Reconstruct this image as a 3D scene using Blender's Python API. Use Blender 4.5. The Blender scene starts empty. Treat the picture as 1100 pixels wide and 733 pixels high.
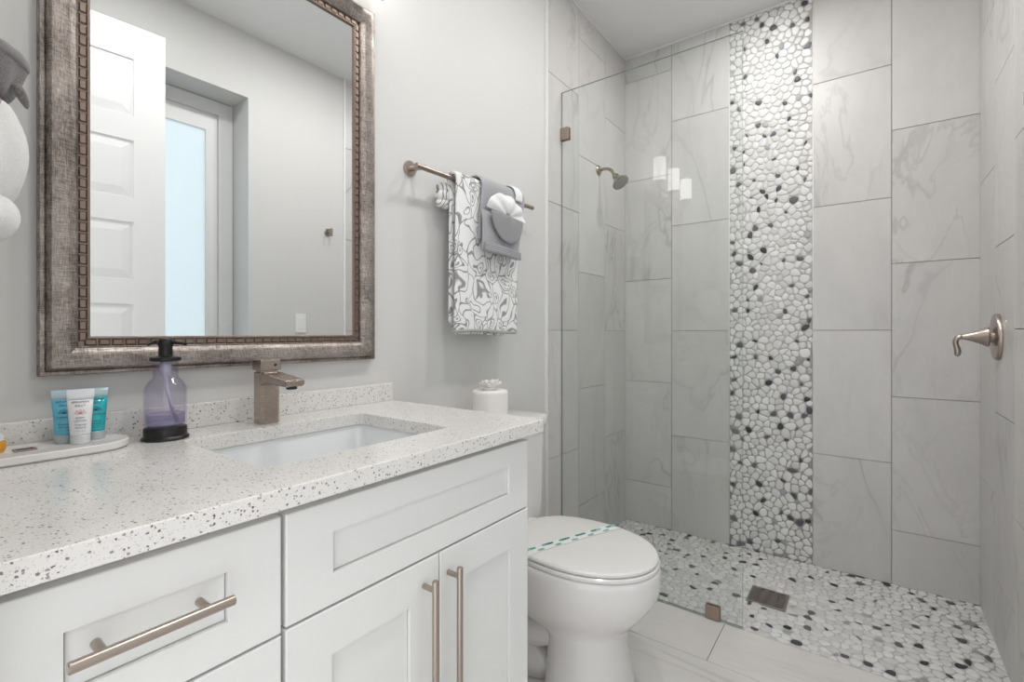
import bpy, bmesh, math, random
from mathutils import Vector, Matrix
PI = math.pi
random.seed(7)
SC = bpy.context.scene
COL = SC.collection

# ------------------------------------------------------------------ camera
H_CAM = 1.154
cd = bpy.data.cameras.new('camera')
cam = bpy.data.objects.new('camera', cd); COL.objects.link(cam)
cam.location = (0, 0, H_CAM)
cam.rotation_euler = (PI/2, 0, math.radians(36.63 - 90))
cd.sensor_width = 36; cd.lens = 517/1100*36
cd.shift_y = -8.9/1100
cd.clip_start = 0.01
SC.camera = cam

# ------------------------------------------------------------------ world, lights, exposure
w = bpy.data.worlds.new('world'); SC.world = w; w.use_nodes = True
wb = w.node_tree.nodes['Background']
wb.inputs[0].default_value = (0.975, 0.985, 1.0, 1); wb.inputs[1].default_value = 1.7
SC.view_settings.view_transform = 'Standard'
SC.view_settings.look = 'None'
SC.view_settings.gamma = 1
SC.view_settings.use_curve_mapping = False
SC.view_settings.exposure = 0.07

LIGHT_FILL = 7.0      # W, room downlights, added out of view to brighten the room
LIGHT_SHOWER = 6.0
LIGHT_SHADE = 4.2     # emission strength of vanity light shades

W = 1.226      # vanity wall, y
YR = -0.386    # opposite wall, y
D = 2.815      # shower back wall, x
HC = 2.847     # ceiling
XT = 1.914     # start of wall tiles
XG = 2.04      # shower glass plane
XE = 0.04      # entrance wall face
ZC = 0.942     # countertop top

def area_light(name, loc, size, power, col=(1, .985, .965)):
    l = bpy.data.lights.new(name, 'AREA'); l.shape = 'DISK'; l.size = size; l.energy = power; l.color = col
    o = bpy.data.objects.new(name, l); COL.objects.link(o); o.location = loc
    return o
DOWN = [(0.75, 0.30, LIGHT_FILL), (1.60, 0.30, LIGHT_FILL), (2.28, 0.42, LIGHT_SHOWER)]  # first two are added fill lights for the room, last is the shower light
for (x, y, p) in DOWN:
    area_light('downlight_lamp', (x, y, HC - 0.012), 0.15, p)

# ------------------------------------------------------------------ helpers
def thing(name, label, cat, loc=(0, 0, 0), rz=0, group=None):
    o = bpy.data.objects.new(name, None); COL.objects.link(o)
    o.location = loc; o.rotation_euler = (0, 0, rz); o.empty_display_size = .05
    o['label'] = label; o['category'] = cat
    if group: o['group'] = group
    return o

def obj(name, bm, mats, parent=None, smooth=False, label=None, world=True):
    """link bm as one mesh object; with world=True bm is in world coordinates"""
    me = bpy.data.meshes.new(name)
    bmesh.ops.recalc_face_normals(bm, faces=bm.faces[:]) if smooth != 'keep' else None
    if smooth:
        for f in bm.faces: f.smooth = True
        if smooth == 'auto':
            for e in bm.edges:
                if len(e.link_faces) == 2 and e.calc_face_angle(0) > math.radians(35): e.smooth = False
    bm.to_mesh(me); bm.free()
    if not isinstance(mats, (list, tuple)): mats = [mats]
    for m in mats: me.materials.append(m)
    o = bpy.data.objects.new(name, me); COL.objects.link(o)
    if parent:
        o.parent = parent
        if world:
            M = Matrix.Identity(4); p = parent
            chain = []
            while p: chain.append(p); p = p.parent
            for p in reversed(chain):
                M = M @ Matrix.LocRotScale(p.location, p.rotation_euler, p.scale)
            me.transform(M.inverted())
    if label: o['label'] = label
    return o

def tag(o, label, cat, group=None):
    o['label'] = label; o['category'] = cat
    if group: o['group'] = group
    return o

def box(bm, x0, x1, y0, y1, z0, z1, bev=0, seg=2, M=None, mi=0):
    vs = [bm.verts.new((x, y, z)) for x in (x0, x1) for y in (y0, y1) for z in (z0, z1)]
    idx = [(0, 1, 3, 2), (4, 6, 7, 5), (0, 4, 5, 1), (2, 3, 7, 6), (0, 2, 6, 4), (1, 5, 7, 3)]
    fs = [bm.faces.new([vs[i] for i in f]) for f in idx]
    for f in fs: f.material_index = mi
    allv = vs
    if bev:
        es = list({e for f in fs for e in f.edges})
        r = bmesh.ops.bevel(bm, geom=es, offset=bev, segments=seg, profile=.5, affect='EDGES')
        allv = list({v for f in r['faces'] for v in f.verts} | {v for v in vs if v.is_valid})
    if M is not None:
        for v in allv: v.co = M @ v.co
    return allv

def frame_basis(d):
    d = d.normalized()
    a = Vector((0, 0, 1)) if abs(d.z) < .9 else Vector((1, 0, 0))
    u = d.cross(a).normalized(); v = d.cross(u).normalized()
    return u, v

def tube(bm, pts, r, n=20, cap=True, mi=0):
    pts = [Vector(p) for p in pts]
    rs = r if isinstance(r, (list, tuple)) else [r]*len(pts)
    rings = []
    u = None
    for i, p in enumerate(pts):
        if i == 0: d = pts[1]-pts[0]
        elif i == len(pts)-1: d = pts[-1]-pts[-2]
        else: d = (pts[i+1]-pts[i]).normalized() + (pts[i]-pts[i-1]).normalized()
        d.normalize()
        if u is None: u, v = frame_basis(d)
        else:
            u = (u - d*u.dot(d)).normalized(); v = d.cross(u).normalized()
        rings.append([bm.verts.new(p + (u*math.cos(2*PI*k/n) + v*math.sin(2*PI*k/n))*rs[i]) for k in range(n)])
    for a, b in zip(rings, rings[1:]):
        for k in range(n):
            f = bm.faces.new((a[k], a[(k+1) % n], b[(k+1) % n], b[k])); f.material_index = mi
    if cap:
        for rg in (rings[0], rings[-1]):
            f = bm.faces.new(rg); f.material_index = mi
    return rings

def lathe(bm, prof, c=(0, 0, 0), axis=(0, 0, 1), n=40, mi=0, cap=True, sx=1, sy=1):
    """prof = [(radius, height)]"""
    d = Vector(axis).normalized(); c = Vector(c)
    if abs(d.z) > .99: u, v = Vector((1, 0, 0)), Vector((0, 1, 0))*(1 if d.z > 0 else -1)
    else: u, v = frame_basis(d)
    rings = []
    for (r, h) in prof:
        rings.append([bm.verts.new(c + d*h + (u*math.cos(2*PI*k/n)*sx + v*math.sin(2*PI*k/n)*sy)*max(r, 1e-4)) for k in range(n)])
    for a, b in zip(rings, rings[1:]):
        for k in range(n):
            f = bm.faces.new((a[k], a[(k+1) % n], b[(k+1) % n], b[k])); f.material_index = mi
    if cap:
        for rg in (rings[0], rings[-1]):
            f = bm.faces.new(rg); f.material_index = mi
    return rings

def loft(bm, rings, cap0=True, cap1=True, mi=0, closed=True):
    R = [[bm.verts.new(p) for p in rg] for rg in rings]
    for a, b in zip(R, R[1:]):
        n = len(a)
        for k in range(n if closed else n-1):
            f = bm.faces.new((a[k], a[(k+1) % n], b[(k+1) % n], b[k])); f.material_index = mi
    if cap0: bm.faces.new(R[0]).material_index = mi
    if cap1: bm.faces.new(R[-1]).material_index = mi
    return R

def rrect(x0, x1, y0, y1, r, n=6):
    pts = []
    for (cx, cy, a0) in ((x1-r, y1-r, 0), (x0+r, y1-r, 90), (x0+r, y0+r, 180), (x1-r, y0+r, 270)):
        for k in range(n+1):
            a = math.radians(a0 + 90*k/n)
            pts.append((cx + r*math.cos(a), cy + r*math.sin(a)))
    return pts

def subsurf(o, l=2):
    m = o.modifiers.new('sub', 'SUBSURF'); m.levels = l; m.render_levels = l
    return o

def text_mesh(name, body, size, mat, parent, M, align='CENTER'):
    """flat lettering as a mesh, placed by matrix M (parent space)"""
    cu = bpy.data.curves.new(name, 'FONT'); cu.body = body; cu.size = size
    cu.align_x = align; cu.align_y = 'CENTER'; cu.extrude = 0.00005; cu.resolution_u = 2
    t = bpy.data.objects.new(name, cu); COL.objects.link(t)
    bpy.context.view_layer.update()
    me = bpy.data.meshes.new_from_object(t.evaluated_get(bpy.context.evaluated_depsgraph_get()))
    bpy.data.objects.remove(t); bpy.data.curves.remove(cu)
    me.transform(M); me.materials.clear(); me.materials.append(mat)
    o = bpy.data.objects.new(name, me); COL.objects.link(o); o.parent = parent
    return o

# ------------------------------------------------------------------ materials
class NT:
    def __init__(s, name):
        s.m = bpy.data.materials.new(name); s.m.use_nodes = True
        s.t = s.m.node_tree; s.N = s.t.nodes
        s.b = s.N['Principled BSDF']; s.out = s.N['Material Output']
    def n(s, typ, **kw):
        x = s.N.new(typ)
        for k, v in kw.items():
            if isinstance(k, str) and hasattr(x, k): setattr(x, k, v)
        return x
    def l(s, a, b): s.t.links.new(a, b)
    def math(s, op, a, b=None, clamp=False):
        x = s.N.new('ShaderNodeMath'); x.operation = op; x.use_clamp = clamp
        for i, v in enumerate((a, b)):
            if v is None: continue
            if isinstance(v, (int, float)): x.inputs[i].default_value = v
            else: s.l(v, x.inputs[i])
        return x.outputs[0]
    def mix(s, f, a, b):
        x = s.N.new('ShaderNodeMix'); x.data_type = 'RGBA'
        for i, v in ((0, f), (6, a), (7, b)):
            if isinstance(v, (int, float)): x.inputs[i].default_value = v
            elif isinstance(v, tuple): x.inputs[i].default_value = (*v[:3], 1)
            else: s.l(v, x.inputs[i])
        return x.outputs[2]
    def mapr(s, v, a, b, c=0, d=1):
        x = s.N.new('ShaderNodeMapRange'); s.l(v, x.inputs[0])
        for i, q in zip((1, 2, 3, 4), (a, b, c, d)): x.inputs[i].default_value = q
        return x.outputs[0]
    def coord(s, scale=(1, 1, 1), rot=(0, 0, 0), kind='Object'):
        tc = s.N.new('ShaderNodeTexCoord'); mp = s.N.new('ShaderNodeMapping')
        mp.inputs['Scale'].default_value = scale; mp.inputs['Rotation'].default_value = rot
        s.l(tc.outputs[kind], mp.inputs[0]); return mp.outputs[0]
    def noise(s, co, scale, detail=3, rough=.5, dist=0):
        x = s.N.new('ShaderNodeTexNoise'); s.l(co, x.inputs['Vector'])
        x.inputs['Scale'].default_value = scale; x.inputs['Detail'].default_value = detail
        x.inputs['Roughness'].default_value = rough; x.inputs['Distortion'].default_value = dist
        return x.outputs[0]
    def bump(s, h, dist=.001, strength=.5):
        x = s.N.new('ShaderNodeBump'); x.inputs['Distance'].default_value = dist; x.inputs['Strength'].default_value = strength
        s.l(h, x.inputs['Height']); s.l(x.outputs[0], s.b.inputs['Normal'])
    def set(s, **kw):
        for k, v in kw.items():
            i = s.b.inputs[k.replace('_', ' ')]
            if isinstance(v, (int, float)): i.default_value = v
            elif isinstance(v, tuple): i.default_value = (*v[:3], 1)
            else: s.l(v, i)
        return s

def lin(r, g=None, b=None):
    if g is None: g = b = r
    f = lambda c: (c/255/12.92 if c/255 <= .04045 else ((c/255+.055)/1.055)**2.4)
    return (f(r), f(g), f(b))

def paint(name, col, rough=.5, bump=.0002, bscale=400):
    m = NT(name); c = m.coord()
    n = m.noise(c, 3, 2)
    m.set(Base_Color=m.mix(n, tuple(x*.985 for x in col), tuple(min(1, x*1.015) for x in col)), Roughness=rough)
    if bump: m.bump(m.noise(c, bscale, 2), bump, .3)
    return m.m

def ceramic(name, col, rough=.08):
    m = NT(name); c = m.coord(); n = m.noise(c, 4, 2)
    m.set(Base_Color=m.mix(n, tuple(x*.99 for x in col), col), Roughness=rough, Coat_Weight=.3, Coat_Roughness=.03)
    return m.m

def metal(name, col, rough=.28, brush=(1, 1, 60)):
    m = NT(name); c = m.coord(scale=brush); n = m.noise(c, 40, 3)
    m.set(Base_Color=m.mix(n, tuple(x*.94 for x in col), tuple(min(1, x*1.05) for x in col)), Metallic=1.0, Roughness=m.mapr(n, 0, 1, rough-.02, rough+.04))
    return m.m

def tile_mat(name, c0, stretch=(1, 1, .4), rough=.3, vein=.55, rot=(0, 0, 0)):
    m = NT(name)
    tc = m.N.new('ShaderNodeTexCoord'); g = m.N.new('ShaderNodeNewGeometry')
    wn = m.N.new('ShaderNodeTexWhiteNoise'); wn.noise_dimensions = '1D'
    m.l(g.outputs['Random Per Island'], wn.inputs['W'])
    sc = m.N.new('ShaderNodeVectorMath'); sc.operation = 'SCALE'; sc.inputs[3].default_value = 20
    m.l(wn.outputs['Color'], sc.inputs[0])
    ad = m.N.new('ShaderNodeVectorMath'); ad.operation = 'ADD'
    m.l(tc.outputs['Object'], ad.inputs[0]); m.l(sc.outputs[0], ad.inputs[1])
    mp = m.N.new('ShaderNodeMapping'); mp.vector_type = 'POINT'
    mp.inputs['Rotation'].default_value = rot; mp.inputs['Scale'].default_value = stretch
    m.l(ad.outputs[0], mp.inputs[0]); co = mp.outputs[0]
    def ridge(scale, width, det=4, dist=.8):
        n = m.noise(co, scale, det, .55, dist)
        a = m.math('ABSOLUTE', m.math('SUBTRACT', n, .5))
        return m.mapr(a, 0, width, 1, 0)
    v1 = m.math('MULTIPLY', ridge(1.6, .012), m.mapr(m.noise(co, 2.2, 2), .42, .62))
    v2 = m.math('MULTIPLY', ridge(3.4, .02, 5, 1.3), m.mapr(m.noise(co, 1.7, 2), .48, .7))
    soft = m.math('MULTIPLY', ridge(1.6, .10), .28)
    cloud = m.mapr(m.noise(co, 2.5, 5, .6, .5), .3, .7)
    grain = m.noise(co, 14, 4, .7, 1.5)
    base = m.mix(cloud, tuple(x*.93 for x in c0), tuple(min(1, x*1.04) for x in c0))
    base = m.mix(m.math('MULTIPLY', m.mapr(grain, .45, .7), .22), base, tuple(x*.8 for x in c0))
    base = m.mix(soft, base, tuple(x*.82 for x in c0))
    vv = m.math('MULTIPLY', m.math('MAXIMUM', v1, m.math('MULTIPLY', v2, .6)), vein)
    base = m.mix(vv, base, tuple(x*.5 for x in c0))
    tint = m.mapr(g.outputs['Random Per Island'], 0, 1, .955, 1.03)
    hs = m.N.new('ShaderNodeHueSaturation'); m.l(base, hs.inputs['Color']); m.l(tint, hs.inputs['Value'])
    m.set(Base_Color=hs.outputs[0], Roughness=rough)
    return m.m

def stone_mat(name, ca, cb, rough=.45):
    m = NT(name); g = m.N.new('ShaderNodeNewGeometry')
    c = m.coord(); n = m.noise(c, 45, 4, .6, .6)
    col = m.mix(g.outputs['Random Per Island'], ca, cb)
    m.set(Base_Color=m.mix(m.mapr(n, .45, .75, 0, .3), col, tuple(x*.75 for x in ca)), Roughness=rough)
    m.bump(n, .0006, .3)
    return m.m

def quartz():
    m = NT('speckled_quartz'); c = m.coord()
    warp = m.N.new('ShaderNodeTexNoise'); warp.inputs['Scale'].default_value = 420; m.l(c, warp.inputs['Vector'])
    mx = m.N.new('ShaderNodeVectorMath'); mx.operation = 'MULTIPLY_ADD'
    m.l(warp.outputs['Color'], mx.inputs[0]); mx.inputs[1].default_value = (.003,)*3; m.l(c, mx.inputs[2])
    def specks(scale, prob, size):
        v = m.N.new('ShaderNodeTexVoronoi'); v.inputs['Scale'].default_value = scale; m.l(mx.outputs[0], v.inputs['Vector'])
        sp = m.N.new('ShaderNodeSeparateColor'); m.l(v.outputs['Color'], sp.inputs[0])
        pick = m.math('LESS_THAN', sp.outputs[0], prob)
        rad = m.math('MULTIPLY', sp.outputs[1], size)
        return m.math('MULTIPLY', pick, m.math('LESS_THAN', v.outputs['Distance'], rad)), sp.outputs[2]
    s1, r1 = specks(285, .27, .52)
    s2, r2 = specks(480, .40, .55)
    base = m.mix(m.noise(c, 12, 3), lin(224, 221, 218), lin(233, 231, 228))
    base = m.mix(m.math('MULTIPLY', s2, .45), base, lin(150, 145, 140))
    base = m.mix(m.math('MULTIPLY', s1, .9), base, m.mix(r1, lin(70, 66, 64), lin(160, 154, 148)))
    m.set(Base_Color=base, Roughness=.16)
    return m.m

def fabric(name, ca, cb, scale=600, bump=.0012):
    m = NT(name); c = m.coord(); n = m.noise(c, scale, 2); n2 = m.noise(c, 25, 3)
    m.set(Base_Color=m.mix(n, ca, cb), Roughness=.95, Sheen_Weight=.25)
    m.bump(m.math('ADD', n, m.math('MULTIPLY', n2, .6)), bump, .7)
    return m.m

def glass_mat(name, tint=(.95, .98, .965), ior=1.5, rough=0.0):
    m = NT(name); m.N.remove(m.b)
    tr = m.N.new('ShaderNodeBsdfTransparent'); tr.inputs[0].default_value = (*tint, 1)
    gl = m.N.new('ShaderNodeBsdfGlossy'); gl.inputs['Roughness'].default_value = rough
    fr = m.N.new('ShaderNodeFresnel'); fr.inputs[0].default_value = ior
    g = m.N.new('ShaderNodeNewGeometry')
    # same reflectance seen from either side of a face
    ior_v = m.mix(g.outputs['Backfacing'], (ior,)*3, (1/ior,)*3)
    m.l(ior_v, fr.inputs[0])
    mx = m.N.new('ShaderNodeMixShader'); m.l(fr.outputs[0], mx.inputs[0]); m.l(tr.outputs[0], mx.inputs[1]); m.l(gl.outputs[0], mx.inputs[2])
    m.l(mx.outputs[0], m.out.inputs[0])
    return m.m

def emit_glass(name, col, strength):
    m = NT(name); m.set(Base_Color=col, Roughness=.4, Emission_Color=col, Emission_Strength=strength); 
    n = m.noise(m.coord(), 5); m.l(m.mapr(n, 0, 1, .4, .5), m.b.inputs['Roughness'])
    return m.m

def frosted(name, col):
    m = NT(name); m.N.remove(m.b)
    t = m.N.new('ShaderNodeBsdfTranslucent'); t.inputs[0].default_value = (*col, 1)
    d = m.N.new('ShaderNodeBsdfDiffuse'); d.inputs[0].default_value = (*col, 1)
    g = m.N.new('ShaderNodeBsdfGlossy'); g.inputs['Roughness'].default_value = .25
    a = m.N.new('ShaderNodeMixShader'); a.inputs[0].default_value = .25; m.l(t.outputs[0], a.inputs[1]); m.l(d.outputs[0], a.inputs[2])
    b = m.N.new('ShaderNodeMixShader'); n = m.noise(m.coord(), 200); m.l(m.mapr(n, 0, 1, .03, .06), b.inputs[0])
    m.l(a.outputs[0], b.inputs[1]); m.l(g.outputs[0], b.inputs[2]); m.l(b.outputs[0], m.out.inputs[0])
    return m.m

M_wall = paint('wall_paint', lin(212, 211, 209), .55)
M_ceil = paint('ceiling_paint', lin(228, 228, 227), .7)
M_trim = paint('white_trim_paint', lin(236, 236, 235), .35, 0)
M_cab = paint('cabinet_lacquer', lin(232, 232, 230), .38, .00008, 900)
M_gap = paint('cabinet_carcass', lin(190, 188, 185), .6, 0)
M_tile = tile_mat('wall_porcelain', lin(208, 206, 204), (1, 1, .42), .32, .55, (.5, .35, 0))
M_ftile = tile_mat('floor_porcelain', lin(226, 223, 220), (1, .3, 1), .35, .5, (0, 0, .25))
M_grout = paint('grout', lin(160, 158, 155), .9, .0005)
M_groutl = paint('light_grout', lin(200, 199, 197), .95, .0008, 300)
M_pl = stone_mat('white_pebble', lin(208, 207, 205), lin(230, 230, 229))
M_pm = stone_mat('grey_pebble', lin(136, 137, 141), lin(184, 184, 186))
M_pd = stone_mat('black_pebble', lin(44, 44, 48), lin(104, 104, 110))
M_quartz = quartz()
M_sink = ceramic('sink_ceramic', lin(236, 238, 239))
M_wc = ceramic('toilet_ceramic', lin(231, 228, 226), .07)
M_seat = ceramic('toilet_seat_plastic', lin(232, 230, 228), .22)
M_nick = metal('brushed_nickel', lin(176, 164, 155), .28)
M_nickd = metal('dark_brushed_nickel', lin(178, 164, 154), .26)
M_pewter = metal('warm_pewter', lin(160, 152, 135), .25)
M_clamp = metal('clamp_bronze_nickel', lin(172, 154, 145), .4)
M_drain = metal('drain_steel', lin(172, 165, 160), .45)
M_black = paint('black_plastic', lin(18, 18, 19), .35, 0)
M_holeshade = paint('hole_shade_paint', lin(30, 28, 27), .9, 0)  # near-black colour painting the shade inside holes
M_white_fab = fabric('white_terry', lin(228, 228, 228), lin(245, 245, 245), 500, .002)
M_grey_fab = fabric('grey_terry', lin(142, 142, 146), lin(186, 186, 189), 420, .002)
M_dgrey_fab = fabric('dark_grey_terry', lin(96, 92, 94), lin(150, 146, 148), 420, .003)
M_paper = fabric('tissue_paper', lin(238, 234, 232), lin(246, 243, 241), 120, .0006)
M_glass = glass_mat('clear_glass', (.978, .989, .983))
M_gedge = NT('glass_edge').set(Base_Color=lin(128, 146, 139), Roughness=.15).m
M_mirror = NT('mirror_silver').set(Base_Color=(.90, .915, .92), Metallic=1.0, Roughness=0.0).m
M_marble = tile_mat('white_marble', lin(238, 236, 233), (1, 1, 1), .25, .12)

# ------------------------------------------------------------------ setting
def struct(name, bm, mat, parent=None, smooth=False):
    o = obj(name, bm, mat, parent, smooth)
    if parent is None: o['kind'] = 'structure'
    return o

# main floor : grout bed, porcelain planks, pebble shower pan
bm = bmesh.new(); box(bm, -.15, D+.1, YR-.1, W+.1, -.06, -.004)
FLOOR = struct('floor', bm, M_grout)
bm = bmesh.new()
gw = .0013
xr = [XG-.272-.305*k for k in range(8)]
rows = [(xr[0], XG-.004)] + [(xr[k+1], xr[k]) for k in range(7)]
for k, (xa, xb) in enumerate(rows):
    xa = max(xa, -.13)
    if xb < -.12: break
    off = .461 + (.305 if k % 2 else 0)
    y = off - .61*4
    while y < W:
        ya, yb = max(y, YR), min(y+.61, W)
        if yb-ya > .01: box(bm, xa+gw, xb-gw, ya+gw, yb-gw, -.008, 0, .0008, 1)
        y += .61
obj('floor_tiles', bm, M_ftile, FLOOR)

def pebbles(bm, u0, u1, v0, v1, to3, avg=.041, dark=.10, mid=.05, seed=1, h=.0035, grout=.0016, skip=None, border=True):
    """weighted Voronoi river stones with rounded outline and domed top; to3(u, v, height) -> point"""
    rnd = random.Random(seed)
    cell = avg*.93; nx = int((u1-u0)/cell)+1; nv = int((v1-v0)/(cell*.9))+1
    P = []; grid = {}
    for j in range(-1, nv+2):
        for i in range(-1, nx+2):
            u = u0 + (i + .5*(j % 2) + .5 + rnd.uniform(-.36, .36))*cell
            v = v0 + (j + .5 + rnd.uniform(-.36, .36))*cell*.9
            if rnd.random() < .02: continue
            k = len(P)
            P.append([u, v, rnd.uniform(-.00012, .00016), 0])
            grid.setdefault((int(u//cell), int(v//cell)), []).append(k)
    def near(u, v, R):
        a, b = int(u//cell), int(v//cell)
        for ii in range(a-R, a+R+1):
            for jj in range(b-R, b+R+1):
                for k in grid.get((ii, jj), ()): yield k
    order = list(range(len(P))); rnd.shuffle(order); nd = 0
    for k in order:
        if nd > len(P)*dark: break
        if any(P[q][3] == 2 and (P[q][0]-P[k][0])**2+(P[q][1]-P[k][1])**2 < (avg*1.2)**2 for q in near(P[k][0], P[k][1], 2)): continue
        P[k][3] = 2; P[k][2] = rnd.uniform(-.00042, .00004); nd += 1
    for k in order:
        if P[k][3] == 0 and rnd.random() < mid: P[k][3] = 1; P[k][2] -= .0003
    for k, (u, v, wt, tone) in enumerate(P):
        if not (u0-.005 < u < u1+.005 and v0-.005 < v < v1+.005): continue
        if skip and skip(u, v): continue
        poly = [(u-.05, v-.05), (u+.05, v-.05), (u+.05, v+.05), (u-.05, v+.05)]
        hp = []
        for q in near(u, v, 3):
            if q == k: continue
            du, dv = P[q][0]-u, P[q][1]-v; d2 = math.hypot(du, dv)
            if d2 > .11 or d2 < 1e-5: continue
            off = (d2*d2 + wt - P[q][2])/(2*d2) - grout
            hp.append((du/d2, dv/d2, off))
        hp += [(1, 0, u1-grout-u), (-1, 0, u-u0-grout), (0, 1, v1-grout-v), (0, -1, v-v0-grout)]
        for (a, b, c) in hp:
            out = []
            for i in range(len(poly)):
                p, q = poly[i], poly[(i+1) % len(poly)]
                sp = (p[0]-u)*a+(p[1]-v)*b-c; sq = (q[0]-u)*a+(q[1]-v)*b-c
                if sp <= 0: out.append(p)
                if (sp < 0 < sq) or (sq < 0 < sp):
                    t = sp/(sp-sq); out.append((p[0]+(q[0]-p[0])*t, p[1]+(q[1]-p[1])*t))
            poly = out
            if len(poly) < 3: break
        if len(poly) < 3: continue
        cu = sum(p[0] for p in poly)/len(poly); cv = sum(p[1] for p in poly)/len(poly)
        A = abs(sum(poly[i][0]*poly[(i+1) % len(poly)][1]-poly[(i+1) % len(poly)][0]*poly[i][1] for i in range(len(poly))))/2
        if A < .00012: continue
        # drop tiny edges then round the outline
        q = [poly[0]]
        for p in poly[1:]:
            if math.hypot(p[0]-q[-1][0], p[1]-q[-1][1]) > .003: q.append(p)
        if len(q) < 3: continue
        poly = q
        for it in range(2):
            o = []
            for i in range(len(poly)):
                p, n_ = poly[i], poly[(i+1) % len(poly)]
                f = .27
                o.append((p[0]*(1-f)+n_[0]*f, p[1]*(1-f)+n_[1]*f)); o.append((p[0]*f+n_[0]*(1-f), p[1]*f+n_[1]*(1-f)))
            poly = o
        if tone == 2:
            s = rnd.uniform(.82, 1.0)
            poly = [(cu+(p[0]-cu)*s, cv+(p[1]-cv)*s) for p in poly]
        hh = h*rnd.uniform(.8, 1.15)
        rings = []
        for (s, z) in ((1, -.002), (1, hh*.45), (.93, hh*.8), (.78, hh)):
            rings.append([bm.verts.new(to3(cu+(p[0]-cu)*s, cv+(p[1]-cv)*s, z)) for p in poly])
        mi = 1 + tone
        n = len(poly)
        for a, b in zip(rings, rings[1:]):
            for i in range(n):
                f = bm.faces.new((a[i], a[(i+1) % n], b[(i+1) % n], b[i])); f.material_index = mi; f.smooth = True
        f = bm.faces.new(rings[-1]); f.material_index = mi; f.smooth = True

DRX, DRY, DRS = 2.342, .355, .074
bm = bmesh.new()
box(bm, XG-.004, D, YR, W, -.03, -.0015)
pebbles(bm, XG-.002, D, YR, W, lambda u, v, h: (u, v, h-.0015), .0375, .105, .03, 5, .0026,
        skip=lambda u, v: abs(u-DRX) < DRS+.008 and abs(v-DRY) < DRS+.008)
obj('pebble_shower_floor', bm, [M_groutl, M_pl, M_pm, M_pd], FLOOR, 'keep')

# back wall
bm = bmesh.new(); box(bm, D+.0005, D+.12, YR-.12, W+.12, -.06, HC+.05)
WB = struct('wall_back', bm, M_grout)
ZA, ZB = .2505, .5555      # joint offsets of the two column phases
T = .61
def tile_columns(bm, cols, to3, t=.006, g=.0012, top=HC):
    """cols: (a, b, phase) ; to3 maps (s, z, depth)"""
    for (a, b, ph) in cols:
        z = ph - T
        while z < top:
            za, zb = max(z, 0), min(z+T, top)
            if zb-za > .004:
                vs = box(bm, a+g, b-g, -t, 0, za+g, zb-g, .0008, 1)
                for v in set(vs):
                    if v.is_valid: v.co = to3(v.co.x, v.co.z, v.co.y)
            z += T
bm = bmesh.new()
Yc = [W, .9275, .6135, .2265, -.0805, YR]
tile_columns(bm, [(Yc[1], Yc[0], ZA), (Yc[2], Yc[1], ZB), (Yc[4], Yc[3], ZB), (Yc[5], Yc[4], ZA)], lambda s, z, d: Vector((D+d, s, z)))
obj('tile_cladding', bm, M_tile, WB)
bm = bmesh.new()
box(bm, D-.003, D, Yc[3], Yc[2], 0, HC)
pebbles(bm, Yc[3], Yc[2], 0, HC, lambda u, v, h: (D-.003-h, u, v), .0375, .115, .035, 11, .0032)
for y in (Yc[3], Yc[2]): box(bm, D-.0075, D, y-.0015, y+.0015, 0, HC, mi=4)
obj('pebble_strip', bm, [M_groutl, M_pl, M_pm, M_pd, M_trim], WB, 'keep')

# vanity wall (left)
bm = bmesh.new(); box(bm, -.15, D+.12, W, W+.12, -.06, HC+.05)
WL = struct('wall_left', bm, M_wall)
bm = bmesh.new()
tile_columns(bm, [(XT, 2.2115, ZB), (2.2115, 2.521, ZA), (2.521, D-.007, ZB)], lambda s, z, d: Vector((s, W-.0065+d+.006-.006, z)))
obj('tile_cladding', bm, M_tile, WL)
bm = bmesh.new(); box(bm, XT, D, W-.0085, W, 0, HC)
obj('tile_bed', bm, M_grout, WL)
bm = bmesh.new(); box(bm, XT-.008, XT, W-.0135, W, 0, HC, .001)
struct('trim_1', bm, M_trim)

# opposite wall (right) with the door recess
RX0, RX1, RZ = .42, 1.294, 2.483
YD = YR-.20
bm = bmesh.new()
box(bm, -.15, RX0, YD-.03, YR, -.06, HC+.05)
box(bm, RX1, D+.12, YD-.03, YR, -.06, HC+.05)
box(bm, RX0, RX1, YD-.03, YR, RZ, HC+.05)
WR = struct('wall_right', bm, M_wall)
bm = bmesh.new()
tile_columns(bm, [(D-.304-.304*k, D-.304*k-(.007 if k == 0 else 0), ZB if k % 2 == 0 else ZA) for k in range(2)] + [(XT, D-.608, ZB)],
             lambda s, z, d: Vector((s, YR+.0005-d+.0001+.0, z)))
for v in bm.verts: v.co.y += .006
for v in bm.verts: pass
obj('tile_cladding', bm, M_tile, WR)
bm = bmesh.new(); box(bm, XT, D, YR, YR+.004, 0, HC)
obj('tile_bed', bm, M_grout, WR)
bm = bmesh.new(); box(bm, XT-.008, XT, YR, YR+.0135, 0, HC, .001)
struct('trim_2', bm, M_trim)

# entrance wall, behind the camera, with its doorway
bm = bmesh.new()
box(bm, -.15, XE, .60, W, -.06, HC+.05)
box(bm, -.15, XE, YR, -.245, -.06, HC+.05)
box(bm, -.15, XE, -.245, .60, 2.53, HC+.05)
struct('wall_front', bm, M_wall)
bm = bmesh.new(); box(bm, -.15, D+.12, YD-.03, W+.12, HC, HC+.08)
struct('ceiling', bm, M_ceil)
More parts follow.
